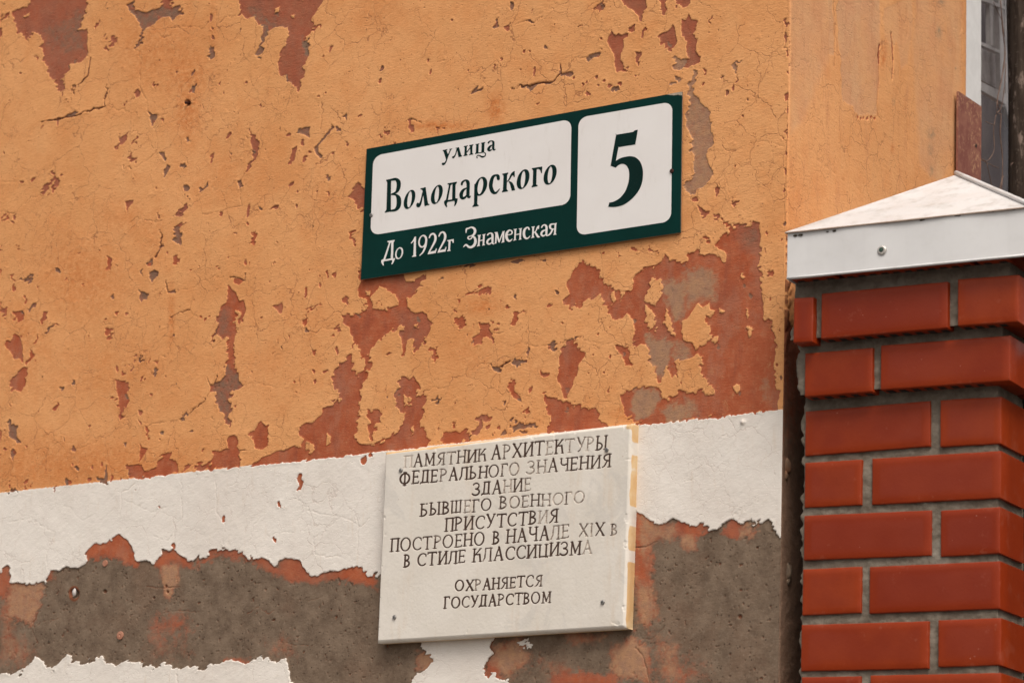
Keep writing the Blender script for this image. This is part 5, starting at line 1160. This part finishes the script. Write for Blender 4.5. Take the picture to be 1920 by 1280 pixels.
# reveal of the window opening, wall above / below / beyond it, roof, so the building is a body
M_dim = simple_mat('old_render', (.33, .17, .085), (.42, .2, .09), 12, .9)
WZ0, WZ1, WD1 = 2.2, 5.2, DEDGE+1.15
def sq(u, o, z): return SS*u+SA*o+np.array([0, 0, z])
box('reveal', sq(DEDGE-.06, -.006, -.2), SS*.058, -SA*.18, (0, 0, 6.4), M_dim, building)
box('side_wall', sq(WD1, 0, -.2), SS*6, -SA*.3, (0, 0, 6.4), M_dim, building)
box('side_wall', sq(DEDGE-.001, -.002, -.2), SS*(WD1-DEDGE), -SA*.3, (0, 0, WZ0+.2), M_dim, building)
box('side_wall', sq(DEDGE-.001, -.002, WZ1), SS*(WD1-DEDGE), -SA*.3, (0, 0, 6.2-WZ1), M_dim, building)
box('roof', (-7.05, -.25, 6.2), (7.3, 0, 0), (-.9, 7.4, 0), (0, 0, .15), simple_mat('roof_sheet', (.1, .1, .1), (.14, .13, .12), 5, .6), building)
# window
M_pvc = simple_mat('white_frame', (.64, .62, .60), (.70, .68, .66), 30, .45)
def WPn(px, py, o): return unp(px, py, SA*o, SA)
win = empty('window', WPn(1860, 100, -.05), 'narrow dusty window behind a white frame, beyond the corner of the orange wall', 'window')
tag(win, 'dusty window in a white frame beyond the corner of the orange wall', 'window')
def ucoord(px, o): return float(WPn(px, 90, o)@SS)
f0, f1 = ucoord(1824.5, -.045)-.05, ucoord(1840.5, -.045)
box('frame', sq(f0, -.045, WZ0+.01), SS*(f1-f0), -SA*.055, (0, 0, WZ1-WZ0-.02), M_pvc, win, .003)
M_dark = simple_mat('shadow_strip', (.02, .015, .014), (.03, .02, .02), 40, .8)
box('shade_strip', sq(DEDGE+.004, -.052, WZ0+.01), SS*.07, -SA*.03, (0, 0, WZ1-WZ0-.02), M_dark, win)  # dark strip standing in for the shade between plaster edge and frame
t = NT('dusty_glass'); d_ = t.noise(9, 6, .7, t.map((1, 1, .5)))
t.b.inputs['IOR'].default_value = 1.45
trn = t.n.new('ShaderNodeBsdfTransparent'); gls = t.n.new('ShaderNodeBsdfGlossy'); gls.inputs['Roughness'].default_value = .08; gls.inputs['Color'].default_value = (.8, .8, .8, 1)
dif = t.n.new('ShaderNodeBsdfDiffuse'); dif.inputs['Color'].default_value = (.22, .19, .18, 1)
a1_ = t.n.new('ShaderNodeMixShader'); a2_ = t.n.new('ShaderNodeMixShader'); a1_.inputs[0].default_value = .07
t.t.links.new(trn.outputs[0], a1_.inputs[1]); t.t.links.new(gls.outputs[0], a1_.inputs[2])
t.L(t.ss(d_, .35, .75, .05, .25), a2_.inputs[0]); t.t.links.new(a1_.outputs[0], a2_.inputs[1]); t.t.links.new(dif.outputs[0], a2_.inputs[2]); t.t.links.new(a2_.outputs[0], t.out.inputs[0])
M_glass = t.m
g1 = ucoord(1893, -.07)
box('pane', sq(f1-.004, -.07, WZ0+.01), SS*(g1-f1+.2), -SA*.004, (0, 0, WZ1-WZ0-.02), M_glass, win)
# bars and panes behind the glass stand in for a reflected window; dark room
M_bar = simple_mat('reflected_bar', (.60, .56, .56), (.72, .68, .67), 25, .7); M_rpane = simple_mat('reflected_pane_grey', (.42, .39, .39), (.58, .53, .52), 18, .9); M_room = simple_mat('dark_room', (.04, .037, .045), (.065, .058, .068), 8, .95)
ns = np.array([cos(radians(6)), sin(radians(6)), 0.]); p0i = sq(ucoord(1860, -.13), -.13, 0)
def IP(px, py, k=0.): return unp(px, py, p0i-ns*k, ns)
def ibar(name, q, k, mat, th=.012):
    P = [IP(x, y, k) for x, y in q]
    o = slab_from(name, P, ns, th, mat, win); return o
ibar('reflected_bar', [(1834, 76), (1876, 95), (1876, 101), (1834, 82)], 0, M_bar)
ibar('reflected_bar', [(1834, -8), (1884, 12), (1884, 18), (1834, -2)], 0.002, M_bar)
ibar('reflected_bar', [(1834, 151), (1886, 176), (1886, 196), (1834, 166)], 0.001, M_bar)
ibar('reflected_bar', [(1856.5, -10), (1862, -8), (1862, 86), (1858, 84)], 0.004, M_bar)
ibar('reflected_bar', [(1872, -10), (1881, -10), (1884, 190), (1877, 186)], 0.005, M_bar)
ibar('reflected_pane', [(1862, -10), (1874, -10), (1876, 92), (1862, 86)], .03, M_rpane)
ibar('reflected_pane', [(1836, 84), (1876, 101), (1877, 170), (1836, 148)], .031, M_rpane)
ibar('reflected_pane', [(1884, -10), (1896, -10), (1896, 240), (1886, 200)], .032, M_rpane)
box('dark_room', sq(f0-.03, -.32, WZ0), SS*1.6, -SA*.02, (0, 0, WZ1-WZ0), M_room, win)
# weathered timber post
t = NT('weathered_timber'); g = t.noise(16, 6, .7, t.map((3, 3, .35))); c = t.mix(t.ss(g, .35, .65), (.030, .018, .012), (.085, .060, .045))
c = t.mix(t.math('MULTIPLY', t.ss(t.noise(30, 6, .8, t.map((1, 1, .3))), .55, .62), .9), c, (.30, .22, .18))
c = t.mix(t.math('MULTIPLY', t.ss(t.noise(90, 4, .7), .6, .7), .6), c, (.26, .2, .16))
M_tim = t.fin(c, .85, t.bump(t.noise(45, 6, .7, t.map((2, 2, .4))), .004, .9), .2)
pq = WPn(1942, 100, .0); pr_ = .052
V, Fc = [], []; nz_, ns_ = 60, 24; zz = np.linspace(1.2, 5.4, nz_); pc0 = sq(float(pq@SS), -.01, 0)
for i, z in enumerate(zz):
    for k in range(ns_):
        an = 2*pi*k/ns_; r = pr_*(1+.05*math.sin(z*9+k)*math.sin(k*1.7)); V.append(pc0+np.array([cos(an)*r, sin(an)*r, z]))
for i in range(nz_-1):
    for k in range(ns_): Fc.append((i*ns_+k, i*ns_+(k+1) % ns_, (i+1)*ns_+(k+1) % ns_, (i+1)*ns_+k))
Fc += [tuple(range(ns_-1, -1, -1)), tuple(range((nz_-1)*ns_, nz_*ns_))]
post = tag(mesh_obj('timber_post', V, Fc, M_tim, None, True), 'dark weathered post with peeling paint at the right edge, beside the window', 'post')
# rusty plate
t = NT('rusted_steel'); g = t.noise(28, 6, .75); c = t.mix(t.ss(g, .35, .65), (.185, .060, .045), (.260, .105, .070))
gx_ = t.n.new('ShaderNodeSeparateXYZ'); t.L(t.co, gx_.inputs[0])
c = t.mix(t.math('MULTIPLY', t.ss(t.noise(110, 6, .75), .52, .60), t.ss(t.noise(12, 4), .38, .6)), c, (.42, .23, .13))
M_rsteel = t.fin(c, .85, t.bump(t.noise(120, 5, .7), .0008, .8), .2)
RP = [(1797, 171), (1840.5, 200), (1838.5, 420), (1795, 420)]
fr_ = [SP(x, y, .012) for x, y in RP]
plate = slab_from('rusty_plate', fr_, SA, .004, M_rsteel); tag(plate, 'rusty steel plate with an oblique top fixed at the edge of the orange wall', 'metal plate')
c = SP(1830, 273.5, .0125); lathe('bolt_hole', c, SA, [(.0042, 0), (.0038, .0008), (.001, .0002), (0, .0002)], M_dark, plate, 12)
# dry creeper on the window
M_stem = simple_mat('dry_stem', (.11, .065, .05), (.19, .12, .09), 90, .9)
vine = empty('dry_creeper', WPn(1870, 260, -.03), 'thin dry brown creeper stems climbing the dark glass behind the white cap', 'climbing plant')
for w, s in ((2.3, '1875,400 1878,350 1880,300 1877,250 1876,215 1870,190 1877,150 1883,100 1880,60 1876,0'), (1.6, '1868,216 1865,245 1864,280 1856,297 1847,302 1838,297'), (1.4, '1838,299 1852,306 1864,312 1872,315'),
             (1.5, '1850,306 1855,330 1860,352 1864,380'), (1.3, '1848,228 1856,232 1865,235'), (1.5, '1873,365 1878,345 1881,330'), (1.6, '1886,120 1884,160 1877,200 1870,212 1878,214'), (1.2, '1870,190 1868,216'), (1.3, '1864,5 1872,25 1880,40 1884,70'), (1.2, '1896,310 1906,300 1918,296')):
    P = [WPn(x+rq.randn()*.8, y, -.035) for x, y in parse(s)]; P = smooth_curve(P, 4)
    tube('stem', P, [w*.0006*(.7+.6*rq.rand()) for _ in P], M_stem, vine, 6)
# ------------------------------------------------------------------ brick pillar beside the corner
PO = unp(1500, 900, (0, -.03, 0), YN)
def PQ(px, py, e=0.0):
    q = unp(px, py, PO+SN*e, SN); return float((q-PO)@SA), float(q[2])
def PP(a, e, z): 
    v = PO+SA*a+SN*e; return np.array([v[0], v[1], z])
pillar = empty('brick_pillar', PP(.2, -.2, 0), 'glossy dark red brick pillar under a white metal cap, standing at the corner of the orange wall', 'pillar')
t = NT('glazed_brick'); info = t.n.new('ShaderNodeObjectInfo').outputs['Random']
n = t.noise(14, 5, .6); c = t.mix(t.ss(n, .3, .7), (.190, .0200, .0026), (.240, .0310, .0040))
c = t.mix(t.math('MULTIPLY', info, .75), c, (.150, .0120, .0028))
ed = t.attr('rim'); c = t.mix(t.math('MULTIPLY', ed, .45), c, (.290, .033, .0045))
c = t.mix(t.math('MULTIPLY', t.ss(t.noise(38, 6, .75), .60, .74), .35), c, (.33, .12, .075))
c = t.mix(t.math('MULTIPLY', t.math('MULTIPLY', t.ss(t.vor(70), .035, .06, 1, 0), t.math('GREATER_THAN', t.noise(20, 2), .6)), .7), c, (.55, .3, .22))
ck = t.attr('core'); c = t.mix(ck, c, (.012, .003, .002))
inn = t.math('MULTIPLY', t.ss(t.math('ADD', ed, t.math('MULTIPLY', t.noise(16, 5, .6), .5)), .62, .26), t.math('MULTIPLY', t.ss(t.noise(5, 3), .35, .65, .25, 1), .42)); c = t.mix(inn, c, (.215, .034, .017))  # pale pink centre paints the reflected sheen into the brick colour
c = t.mix(t.math('MULTIPLY', t.ss(t.math('ADD', t.math('MULTIPLY', ed, .28), t.noise(23, 6, .8)), .80, .92), .15), c, (.36, .14, .09))
c = t.mix(t.math('MULTIPLY', t.math('MULTIPLY', t.ss(t.vor(150), .05, .12, 1, 0), t.math('GREATER_THAN', t.noise(30, 2), .58)), .6), c, (.05, .008, .004))
chp = t.math('MULTIPLY', t.ss(t.math('ADD', ed, t.math('MULTIPLY', t.noise(170, 4, .7), 1.0)), 2.62, 2.70), .6); c = t.mix(chp, c, (.36, .13, .075))
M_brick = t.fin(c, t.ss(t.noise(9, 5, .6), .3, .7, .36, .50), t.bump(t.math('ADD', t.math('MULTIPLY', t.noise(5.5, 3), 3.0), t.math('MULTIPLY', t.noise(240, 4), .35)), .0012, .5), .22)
rb = np.random.RandomState(21)
brick_cache = {}
def brick(name, a0, a1, z0, z1, e, depth=.115, holes=False, mat=None, dz=0.0):
    """box with softly rounded arrises and a slightly dished face; its own mesh, a little out of true"""
    W, Hh = a1-a0, z1-z0; R = .0018
    def ax(L, n):
        m = np.linspace(R, L-R, n); return np.concatenate([[0, 0, 0, R*.3], m, [L-R*.3, L, L, L]]), np.concatenate([[depth, depth*.4, R, R*.3], np.zeros(n), [R*.3, R, depth*.4, depth]])
    xa, xd = ax(W, 16); za, zd = ax(Hh, 9)
    X, Z = np.meshgrid(xa, za, indexing='ij'); D = np.maximum(xd[:, None], zd[None, :])
    ed = np.minimum(np.minimum(X, W-X), np.minimum(Z, Hh-Z)); k = rb.randint(0, 900)
    rimv = np.exp(-(np.maximum(ed, 0)/.010)**2)
    face = (D < .0015)
    bulge = -0.0006*(1-smooth(.0, .020, ed))+.0004*fbm(X/.05+k, Z/.03, 5, 2)
    tx, tz = rb.randn()*.0012, rb.randn()*.0010
    Y = D-np.where(face, bulge, 0)+tx*(X/W-.5)*2
    jx = .00035*fbm(Z/.012+k, X*0+k, 12, 3); jz = .00045*fbm(X/.012+k, Z*0+k, 13, 3)
    XX = X+jx*((X < R) | (X > W-R)); ZZ = Z+jz*((Z < R) | (Z > Hh-R))+tz*(X/W-.5)+dz*X/W
    P = PO[None, None, :]*np.array([1, 1, 0])+(a0+XX)[..., None]*SA+(e-Y)[..., None]*SN; P[..., 2] = z0+ZZ
    core = np.zeros_like(X)
    nv = P.reshape(-1, 3); f = grid_faces(len(xa), len(za)); faces = f.tolist()
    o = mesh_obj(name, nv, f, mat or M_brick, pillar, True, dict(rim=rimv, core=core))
    if holes:
        # the perforations on the bed face show from below: flush near-black boxes, their colour standing in for the shade inside
        m_ = int(W/.021); cen = [a0+W*(i+.5)/m_ for i in range(m_)]
        V, F_ = [], []
        for cx in cen:
            for dy in (.016,):
                b = len(V); w = .0062
                for zz, sh in ((z0-.0004, 1), (z0+.004, .9)):
                    for sx, sy in ((-1, -1), (1, -1), (1, 1), (-1, 1)): V.append(PP(cx+sx*w*sh, e-dy+sy*.009*sh-.004, zz))
                F_ += [(b, b+1, b+5, b+4), (b+1, b+2, b+6, b+5), (b+2, b+3, b+7, b+6), (b+3, b, b+4, b+7), (b, b+3, b+2, b+1)]
        mesh_obj('perforation', V, F_, M_dark, o)
    return o
E1, E2, E0 = .046, .026, .044
rows = [  # x0 x1 top bottom (px at mid length), offset, holes
 (1488, 1523.5, 557.5, 641, E1+.006, 0), (1539.5, 1776.3, 539, 624.5, E1, 1), (1796, 1909, 519, 606.5, E1, 1),
 (1508.5, 1635.5, 657, 738.5, E2, 1), (1651, 1893.8, 638, 721.5, E2, 1),
 (1509.5, 1743.5, 761, 845, 0, 0), (1763.4, 1876.2, 746.3, 834, 0, 0), (1508, 1615.3, 864, 948.3, 0, 0), (1634.5, 1876.4, 852, 939.2, 0, 0),
 (1507.8, 1745.4, 961, 1045, 0, 0), (1762.7, 1875.2, 953.2, 1039.5, 0, 0), (1504.8, 1614.3, 1064, 1150.2, 0, 0), (1630, 1874.6, 1056.6, 1144.8, 0, 0),
 (1501, 1741, 1167.2, 1254.8, 0, 0), (1759.4, 1876, 1159.8, 1247.6, 0, 0)]
for x0, x1, yt, yb, e, hl in rows:
    xm = (x0+x1)/2; a0, a1 = PQ(x0, (yt+yb)/2, e)[0], PQ(x1, (yt+yb)/2, e)[0]; z1, z0 = PQ(xm, yt, e)[1], PQ(xm, yb, e)[1]
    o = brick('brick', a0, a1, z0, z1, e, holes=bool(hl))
AR = PQ(1876, 950)[0]                         # right-hand corner of the plain courses
AL = PQ(1508, 950)[0]
# bricks turning the corner into the right face, and the courses under the frame
Dp = .33
def side_brick(s0, s1, z0, z1, e):
    """a brick on the right-hand face"""
    P = PP(AR+e-.0015, -s0, z0)
    return box('brick', P, -SA*.1, SS*(s1-s0), (0, 0, z1-z0), M_brick, pillar, .002)
def zrow(k): return PQ(1690, rows[k][2]+(rows[k][3]-rows[k][2])*0, 0)[1]
courses = [(2.7575-.0, 2.8385), (2.650, 2.7265)]
zr = []
for k in (2, 4, 6, 8, 10, 12, 14):
    x0, x1, yt, yb, e, hl = rows[k]; xm = (x0+x1)/2; zr.append((PQ(xm, yb, e)[1], PQ(xm, yt, e)[1], e, k))
for i, (z0, z1, e, k) in enumerate(zr):
    # the front bricks are 115 deep; continue with header / stretcher along the side
    s = .115-e+.011 if True else 0
    side_brick(s, s+(.118 if i % 2 else .2), z0, z1, e)
zc = zr[-1][0]-.012
for i in range(24):
    z1 = zc-i*.0935; z0 = z1-.0805
    if z0 < 0: break
    if i % 2 == 0: sp = [(AL, AL+.107), (AL+.125, AR)]
    else: sp = [(AL, AL+.236), (AL+.254, AR)]
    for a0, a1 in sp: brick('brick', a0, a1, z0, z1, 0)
    side_brick(.126, .126+(.118 if i % 2 else .2), z0, z1, 0)
# hidden top course carrying the cap: its bed face shows below the sheet metal
ztop = PQ(1690, 504, .06)[1]
zc1 = zr[0][1]
for a0, a1 in ((AL-.008, AL+.075), (AL+.087, AL+.32), (AL+.332, AR+.034)):
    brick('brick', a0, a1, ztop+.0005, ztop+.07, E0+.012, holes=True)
# mortar: a rough core that fills the joints, recessed
t = NT('mortar'); n = t.noise(35, 6, .7); c = t.mix(t.ss(n, .3, .7), (.130, .105, .080), (.215, .180, .142))
c = t.mix(t.math('MULTIPLY', t.ss(t.noise(150, 5, .75), .52, .7), .3), c, (.085, .068, .05))
c = t.mix(t.math('MULTIPLY', t.ss(t.noise(12, 3), .62, .7), .5), c, (.26, .23, .19))
M_mort = t.fin(c, .95, t.bump(t.noise(140, 6, .7), .0016, .9), .1)
def mortar_face(z0, z1, a0, a1, e, rough=.0021, recess=.0045, sidev=True):
    st = .0028; za = np.arange(z0, z1+st, st); seq = [('L', -.05), ('L', 0)]
    aa = np.arange(a0, a1+st*.5, st)
    U = np.concatenate([np.full(8, a0), aa, np.full(24, aa[-1])]); Dd = np.concatenate([np.linspace(.10, .004, 8), np.zeros(len(aa)), np.linspace(.004, .30, 24)])
    A_, Z_ = np.meshgrid(U, za, indexing='ij'); D_ = np.meshgrid(Dd, za, indexing='ij')[0]
    nz = rough*fbm((A_+D_)/.009, Z_/.007, 140, 4, .6)+rough*.7*fbm((A_-D_)/.03, Z_/.02, 141, 2)
    left = np.zeros_like(A_); left[:10] = 1
    blob = .0075*smooth(.0, .5, fbm(Z_/.022, A_*0+.3, 144, 3)+.22)*(A_ < a0+.006)
    P = PO*np.array([1, 1, 0])+(A_-blob+np.where(D_ > 0, np.where(A_ > (a0+a1)/2, nz, -nz), 0))[..., None]*SA+(e-recess-D_+np.where(D_ > 0, 0, nz))[..., None]*SN; P[..., 2] = Z_
    return P.reshape(-1, 3), grid_faces(len(U), len(za))
zmid = PQ(1690, 741, 0)[1]; zm1 = PQ(1690, 629, E2)[1]
for z0, z1, a0, a1, e, rc in ((0.0, zr[1][0]+.006, AL-.0035, AR-.007, 0, .0062), (zr[1][0]+.004, zr[0][0]+.006, AL-.004, AR+.010, E2, .010), (zr[0][0]+.004, ztop-.0005, AL-.008, AR+.028, E1, .012)):
    Vv, Ff = mortar_face(z0, z1, a0, a1, e, recess=rc); mesh_obj('mortar', Vv, Ff, M_mort, pillar, True)
box('mortar', PP(AL+.02, -.09, 0), SA*(AR-AL-.05), SS*.2, (0, 0, ztop-.02), M_mort, pillar)
# lumps squeezed out of the joints, on the pillar's left arris and on the wall
def lump(name, c, r, mat, parent, seed, sq=(1, 1, 1)):
    import bmesh
    bm = bmesh.new(); bmesh.ops.create_icosphere(bm, subdivisions=3, radius=1.0); R = np.random.RandomState(seed); o3 = R.rand(3)*50
    for v in bm.verts:
        d = np.array(v.co); k = 1+.38*float(fbm(np.array([d[0]*1.4+o3[0]]), np.array([d[1]*1.4+d[2]*1.1+o3[1]]), 3, 3)[0])+.12*float(fbm(np.array([d[2]*4+o3[2]]), np.array([d[0]*4+d[1]*3]), 8, 2)[0])
        v.co = Vector(np.asarray(c)+d*k*r*np.array(sq))
    me = bpy.data.meshes.new(name); bm.to_mesh(me); bm.free(); me.materials.append(mat); me.polygons.foreach_set('use_smooth', [True]*len(me.polygons))
    o = bpy.data.objects.new(name, me); COL.objects.link(o); o.parent = parent; o.matrix_parent_inverse = parent.matrix_world.inverted(); return o
def WL(px, py, o=.0): return unp(px, py, SA*o, SA)
M_olump = simple_mat('render_lump', (.12, .085, .06), (.20, .14, .095), 60, .95, 0, .002)
M_otan = simple_mat('orange_lump', (.24, .115, .06), (.16, .11, .075), 60, .95, 0, .002)
for i, (x, y, r, m_, s) in enumerate(((1475, 872, .009, M_otan, 1.5), (1473, 890, .006, M_otan, 1.6), (1477, 1071, .010, M_olump, 1.7), (1476, 1090, .006, M_olump, 1.2))):
    lump('plaster_lump', WL(x, y, -.001), r, m_, building, 70+i, (.8, 1, s))

# ------------------------------------------------------------------ folded sheet-metal cap
CE = .072
cl, crr = PQ(1477, 441, CE), PQ(1927, 386.5, CE); clb = PQ(1477, 527.5, CE)
ca0, ca1 = cl[0], crr[0]; ct = (cl[1]+crr[1])/2; cb = ct-(cl[1]-clb[1]); cc = (ca0+ca1)/2; hw = (ca1-ca0)/2; s0 = -CE; hd = .161+CE; s1 = s0+2*hd
best = min(((abs(projv(*[float(v) for v in (PP(cc, -(s0+hd), z))])[1]-327.5), z) for z in np.arange(ct+.05, ct+.4, .0005)))
apex = PP(cc, -(s0+hd), best[1])
t = NT('white_sheet_metal'); n = t.noise(5, 5, .6); c = t.mix(t.ss(n, .3, .7), (.585, .57, .56), (.635, .622, .612))
nz = t.n.new('ShaderNodeNewGeometry').outputs['Normal']; sepn = t.n.new('ShaderNodeSeparateXYZ'); t.L(nz, sepn.inputs[0])
dirt = t.ss(t.noise(26, 6, .75, t.map((1, .6, 1.6), rot=(.4, .2, .5))), .46, .70)
c = t.mix(t.math('MULTIPLY', dirt, t.ss(sepn.outputs[2], .15, .3, .12, .75)), c, (.40, .375, .345))
c = t.mix(t.math('MULTIPLY', t.math('MULTIPLY', t.ss(t.vor(90), .03, .06, 1, 0), t.math('GREATER_THAN', t.noise(14, 2), .62)), .5), c, (.2, .15, .1))
M_cap = t.fin(c, t.ss(t.noise(20), .3, .7, .32, .5), t.bump(t.noise(4, 3), .003, .5), .45)
M_capedge = simple_mat('sheet_edge_shadow', (.34, .24, .18), (.45, .34, .27), 60, .6)
cap = empty('pillar_cap', PP(cc, -(s0+hd), ct), 'white folded metal pyramid cap with one screw, on top of the brick pillar', 'pillar cap')
cor = [(ca0, s0), (ca1, s0), (ca1, s1), (ca0, s1)]
ov = .004                                       # the pyramid sheet overhangs the fascia by a few millimetres
ring = [PP(a+(ov if a > cc else -ov), -(s+(ov if s > s0+hd else -ov)), ct+.0015) for a, s in cor]
N_ = 14; V, Fc = [], []
for i in range(4):
    A0, B0 = ring[i], ring[(i+1) % 4]; b = len(V)
    for u in range(N_+1):
        for v in range(N_+1):
            p = A0+(B0-A0)*(u/N_); q = p+(apex-p)*(v/N_); wv = .0028*math.sin(3.1*u/N_+i)*math.sin(3.14*v/N_)*math.sin(3.14*u/N_)
            V.append(q+np.array([0, 0, -.006*math.sin(3.14*v/N_)*math.sin(3.14*u/N_)*.5+wv]))
    for u in range(N_):
        for v in range(N_): Fc.append((b+u*(N_+1)+v, b+(u+1)*(N_+1)+v, b+(u+1)*(N_+1)+v+1, b+u*(N_+1)+v+1))
mesh_obj('pyramid_sheet', V, Fc, M_cap, cap, True)
under = [r-np.array([0, 0, .0014]) for r in ring]
slab_from('drip_edge', ring, (0, 0, 1), .0016, M_capedge, cap)
for i in range(4):
    (a, s), (a2, s2) = cor[i], cor[(i+1) % 4]
    p, q = PP(a, -s, cb), PP(a2, -s2, cb); inn = (PP(cc, -(s0+hd), cb)-(p+q)/2); inn /= np.linalg.norm(inn)
    L_ = np.linalg.norm(q-p); mU = 12; V = []; 
    for u in range(mU+1):
        for v, z in ((0, cb), (1, ct)):
            V.append(p+(q-p)*(u/mU)+np.array([0, 0, z-cb])+inn*(.0012*math.sin(u*1.3+i)))
    n0 = len(V); V += [v+inn*.0012 for v in V]
    Fc = []
    for u in range(mU):
        Fc.append((2*u, 2*u+2, 2*u+3, 2*u+1)); Fc.append((n0+2*u, n0+2*u+1, n0+2*u+3, n0+2*u+2)); Fc.append((2*u, n0+2*u, n0+2*u+2, 2*u+2))
    mesh_obj('fascia', V, Fc, M_cap, cap, False)
# standing seams on the hips, lips along the bottom
for i in (1, 2):
    P = [ring[i]+(apex-ring[i])*k/8+np.array([0, 0, .0035]) for k in range(9)]
    tube('hip_seam', P, .0042, M_cap, cap, 8)
P = [apex, apex+SN*.0]
fr0, fr1 = PP(ca0, -s0+.0006, cb), PP(ca1, -s0+.0006, cb); tube('bottom_hem', [fr0+(fr1-fr0)*k/8+np.array([0, 0, .0022]) for k in range(9)], .0020, M_cap, cap, 6)
a, z = PQ(1654, 469.5, CE); M_washer = simple_mat('screw_washer', (.42, .38, .34), (.55, .52, .48), 200, .4, .4)
sc_ = lathe('screw', PP(a, CE+.0004, z), SN, [(.0082, 0), (.0082, .0014), (.0062, .0026), (.0048, .0026), (.0046, .0012), (0, .001)], M_washer, cap, 18)
lathe('screw_socket', PP(a-.001, CE+.0024, z+.001), SN, [(.0040, 0), (.0034, .0016), (.0, .0014)], simple_mat('dark_green_socket', (.02, .05, .04), (.05, .08, .06), 200, .4), sc_, 6)
sc_['label'] = 'screw with a washer in the middle of the fascia'

box('gap_light_blocker', PP(-.046, -.12, 0), SA*(AL+.06), -SS*-.025, (0, 0, 2.84), M_dark, pillar)  # added filler that blocks light and blackens the gap beside the pillar
R_ = np.random.RandomState(5); M_deb = simple_mat('dark_debris', (.03, .022, .016), (.08, .06, .04), 300, .95)
for i in range(16):
    px = R_.choice([1500, 1560, 1780, 1790, 1800, 1843, 1850, 1900, 1910, 1730])+R_.randn()*9; py = 441-(px-1477)*.1222+2.4
    q = PQ(px, py, CE); lump('grit', PP(q[0], CE+.0004, q[1]), .0011+.0014*R_.rand(), M_deb, cap, 200+i, (1.8, .7, .8))

# ------------------------------------------------------------------ gate leaf hung behind the pillar's right face, ground, street
M_gate = simple_mat('dark_gate_paint', (.012, .011, .011), (.02, .018, .018), 20, .6, .3)
gate = tag(box('gate_leaf', PP(AR-.01, -.125, .1), SA*1.6, SS*.03, (0, 0, 2.62-.0), M_gate, None, .002), 'dark steel gate leaf showing as a black strip right of the brick pillar', 'gate')
t = NT('asphalt'); M_asph = t.fin(t.mix(t.ss(t.noise(1.2, 8, .7), .3, .7), (.045, .044, .043), (.07, .068, .066)), .9, t.bump(t.noise(60, 5), .004, .7), .2)
t = NT('paving'); M_pave = t.fin(t.mix(t.ss(t.noise(3, 8, .7), .3, .7), (.16, .15, .14), (.24, .225, .2)), .9, t.bump(t.noise(50, 5), .003, .6), .2)
g = mesh_obj('ground', [(-600, -600, -.12), (600, -600, -.12), (600, 600, -.12), (-600, 600, -.12)], [(0, 1, 2, 3)], M_asph); g['kind'] = 'structure'
pv = box('pavement', (-40, -3.2, -.2), (80, 0, 0), (0, 3.3, 0), (0, 0, .2), M_pave, None, .01); pv['kind'] = 'structure'
# small fixings left in the wall
nail = WP(352, 193, .0); tube('nail', [nail+np.array([0, .006, 0]), nail+np.array([.001, -.004, -.0008]), nail+np.array([.0014, -.0075, -.002])], [.0028, .0026, .0032], M_rust, building, 8)
M_pink = simple_mat('salmon_plug', (.42, .20, .13), (.36, .15, .09), 120, .8); M_wplug = simple_mat('white_plug', (.5, .45, .42), (.6, .55, .52), 200, .6)
lump('wall_plug', WP(139.5, 1110, .001), .0055, M_wplug, building, 91, (.8, .6, 1.4))
lathe('wall_plug', WP(226, 1190.5, -.0005), -YN, [(.0088, 0), (.0084, .0024), (.003, .0028), (0, .0012)], M_pink, building, 16)
lathe('wall_plug', WP(197.5, 1055.5, -.0005), -YN, [(.0070, 0), (.0064, .002), (.0, .0022)], M_pink, building, 16)
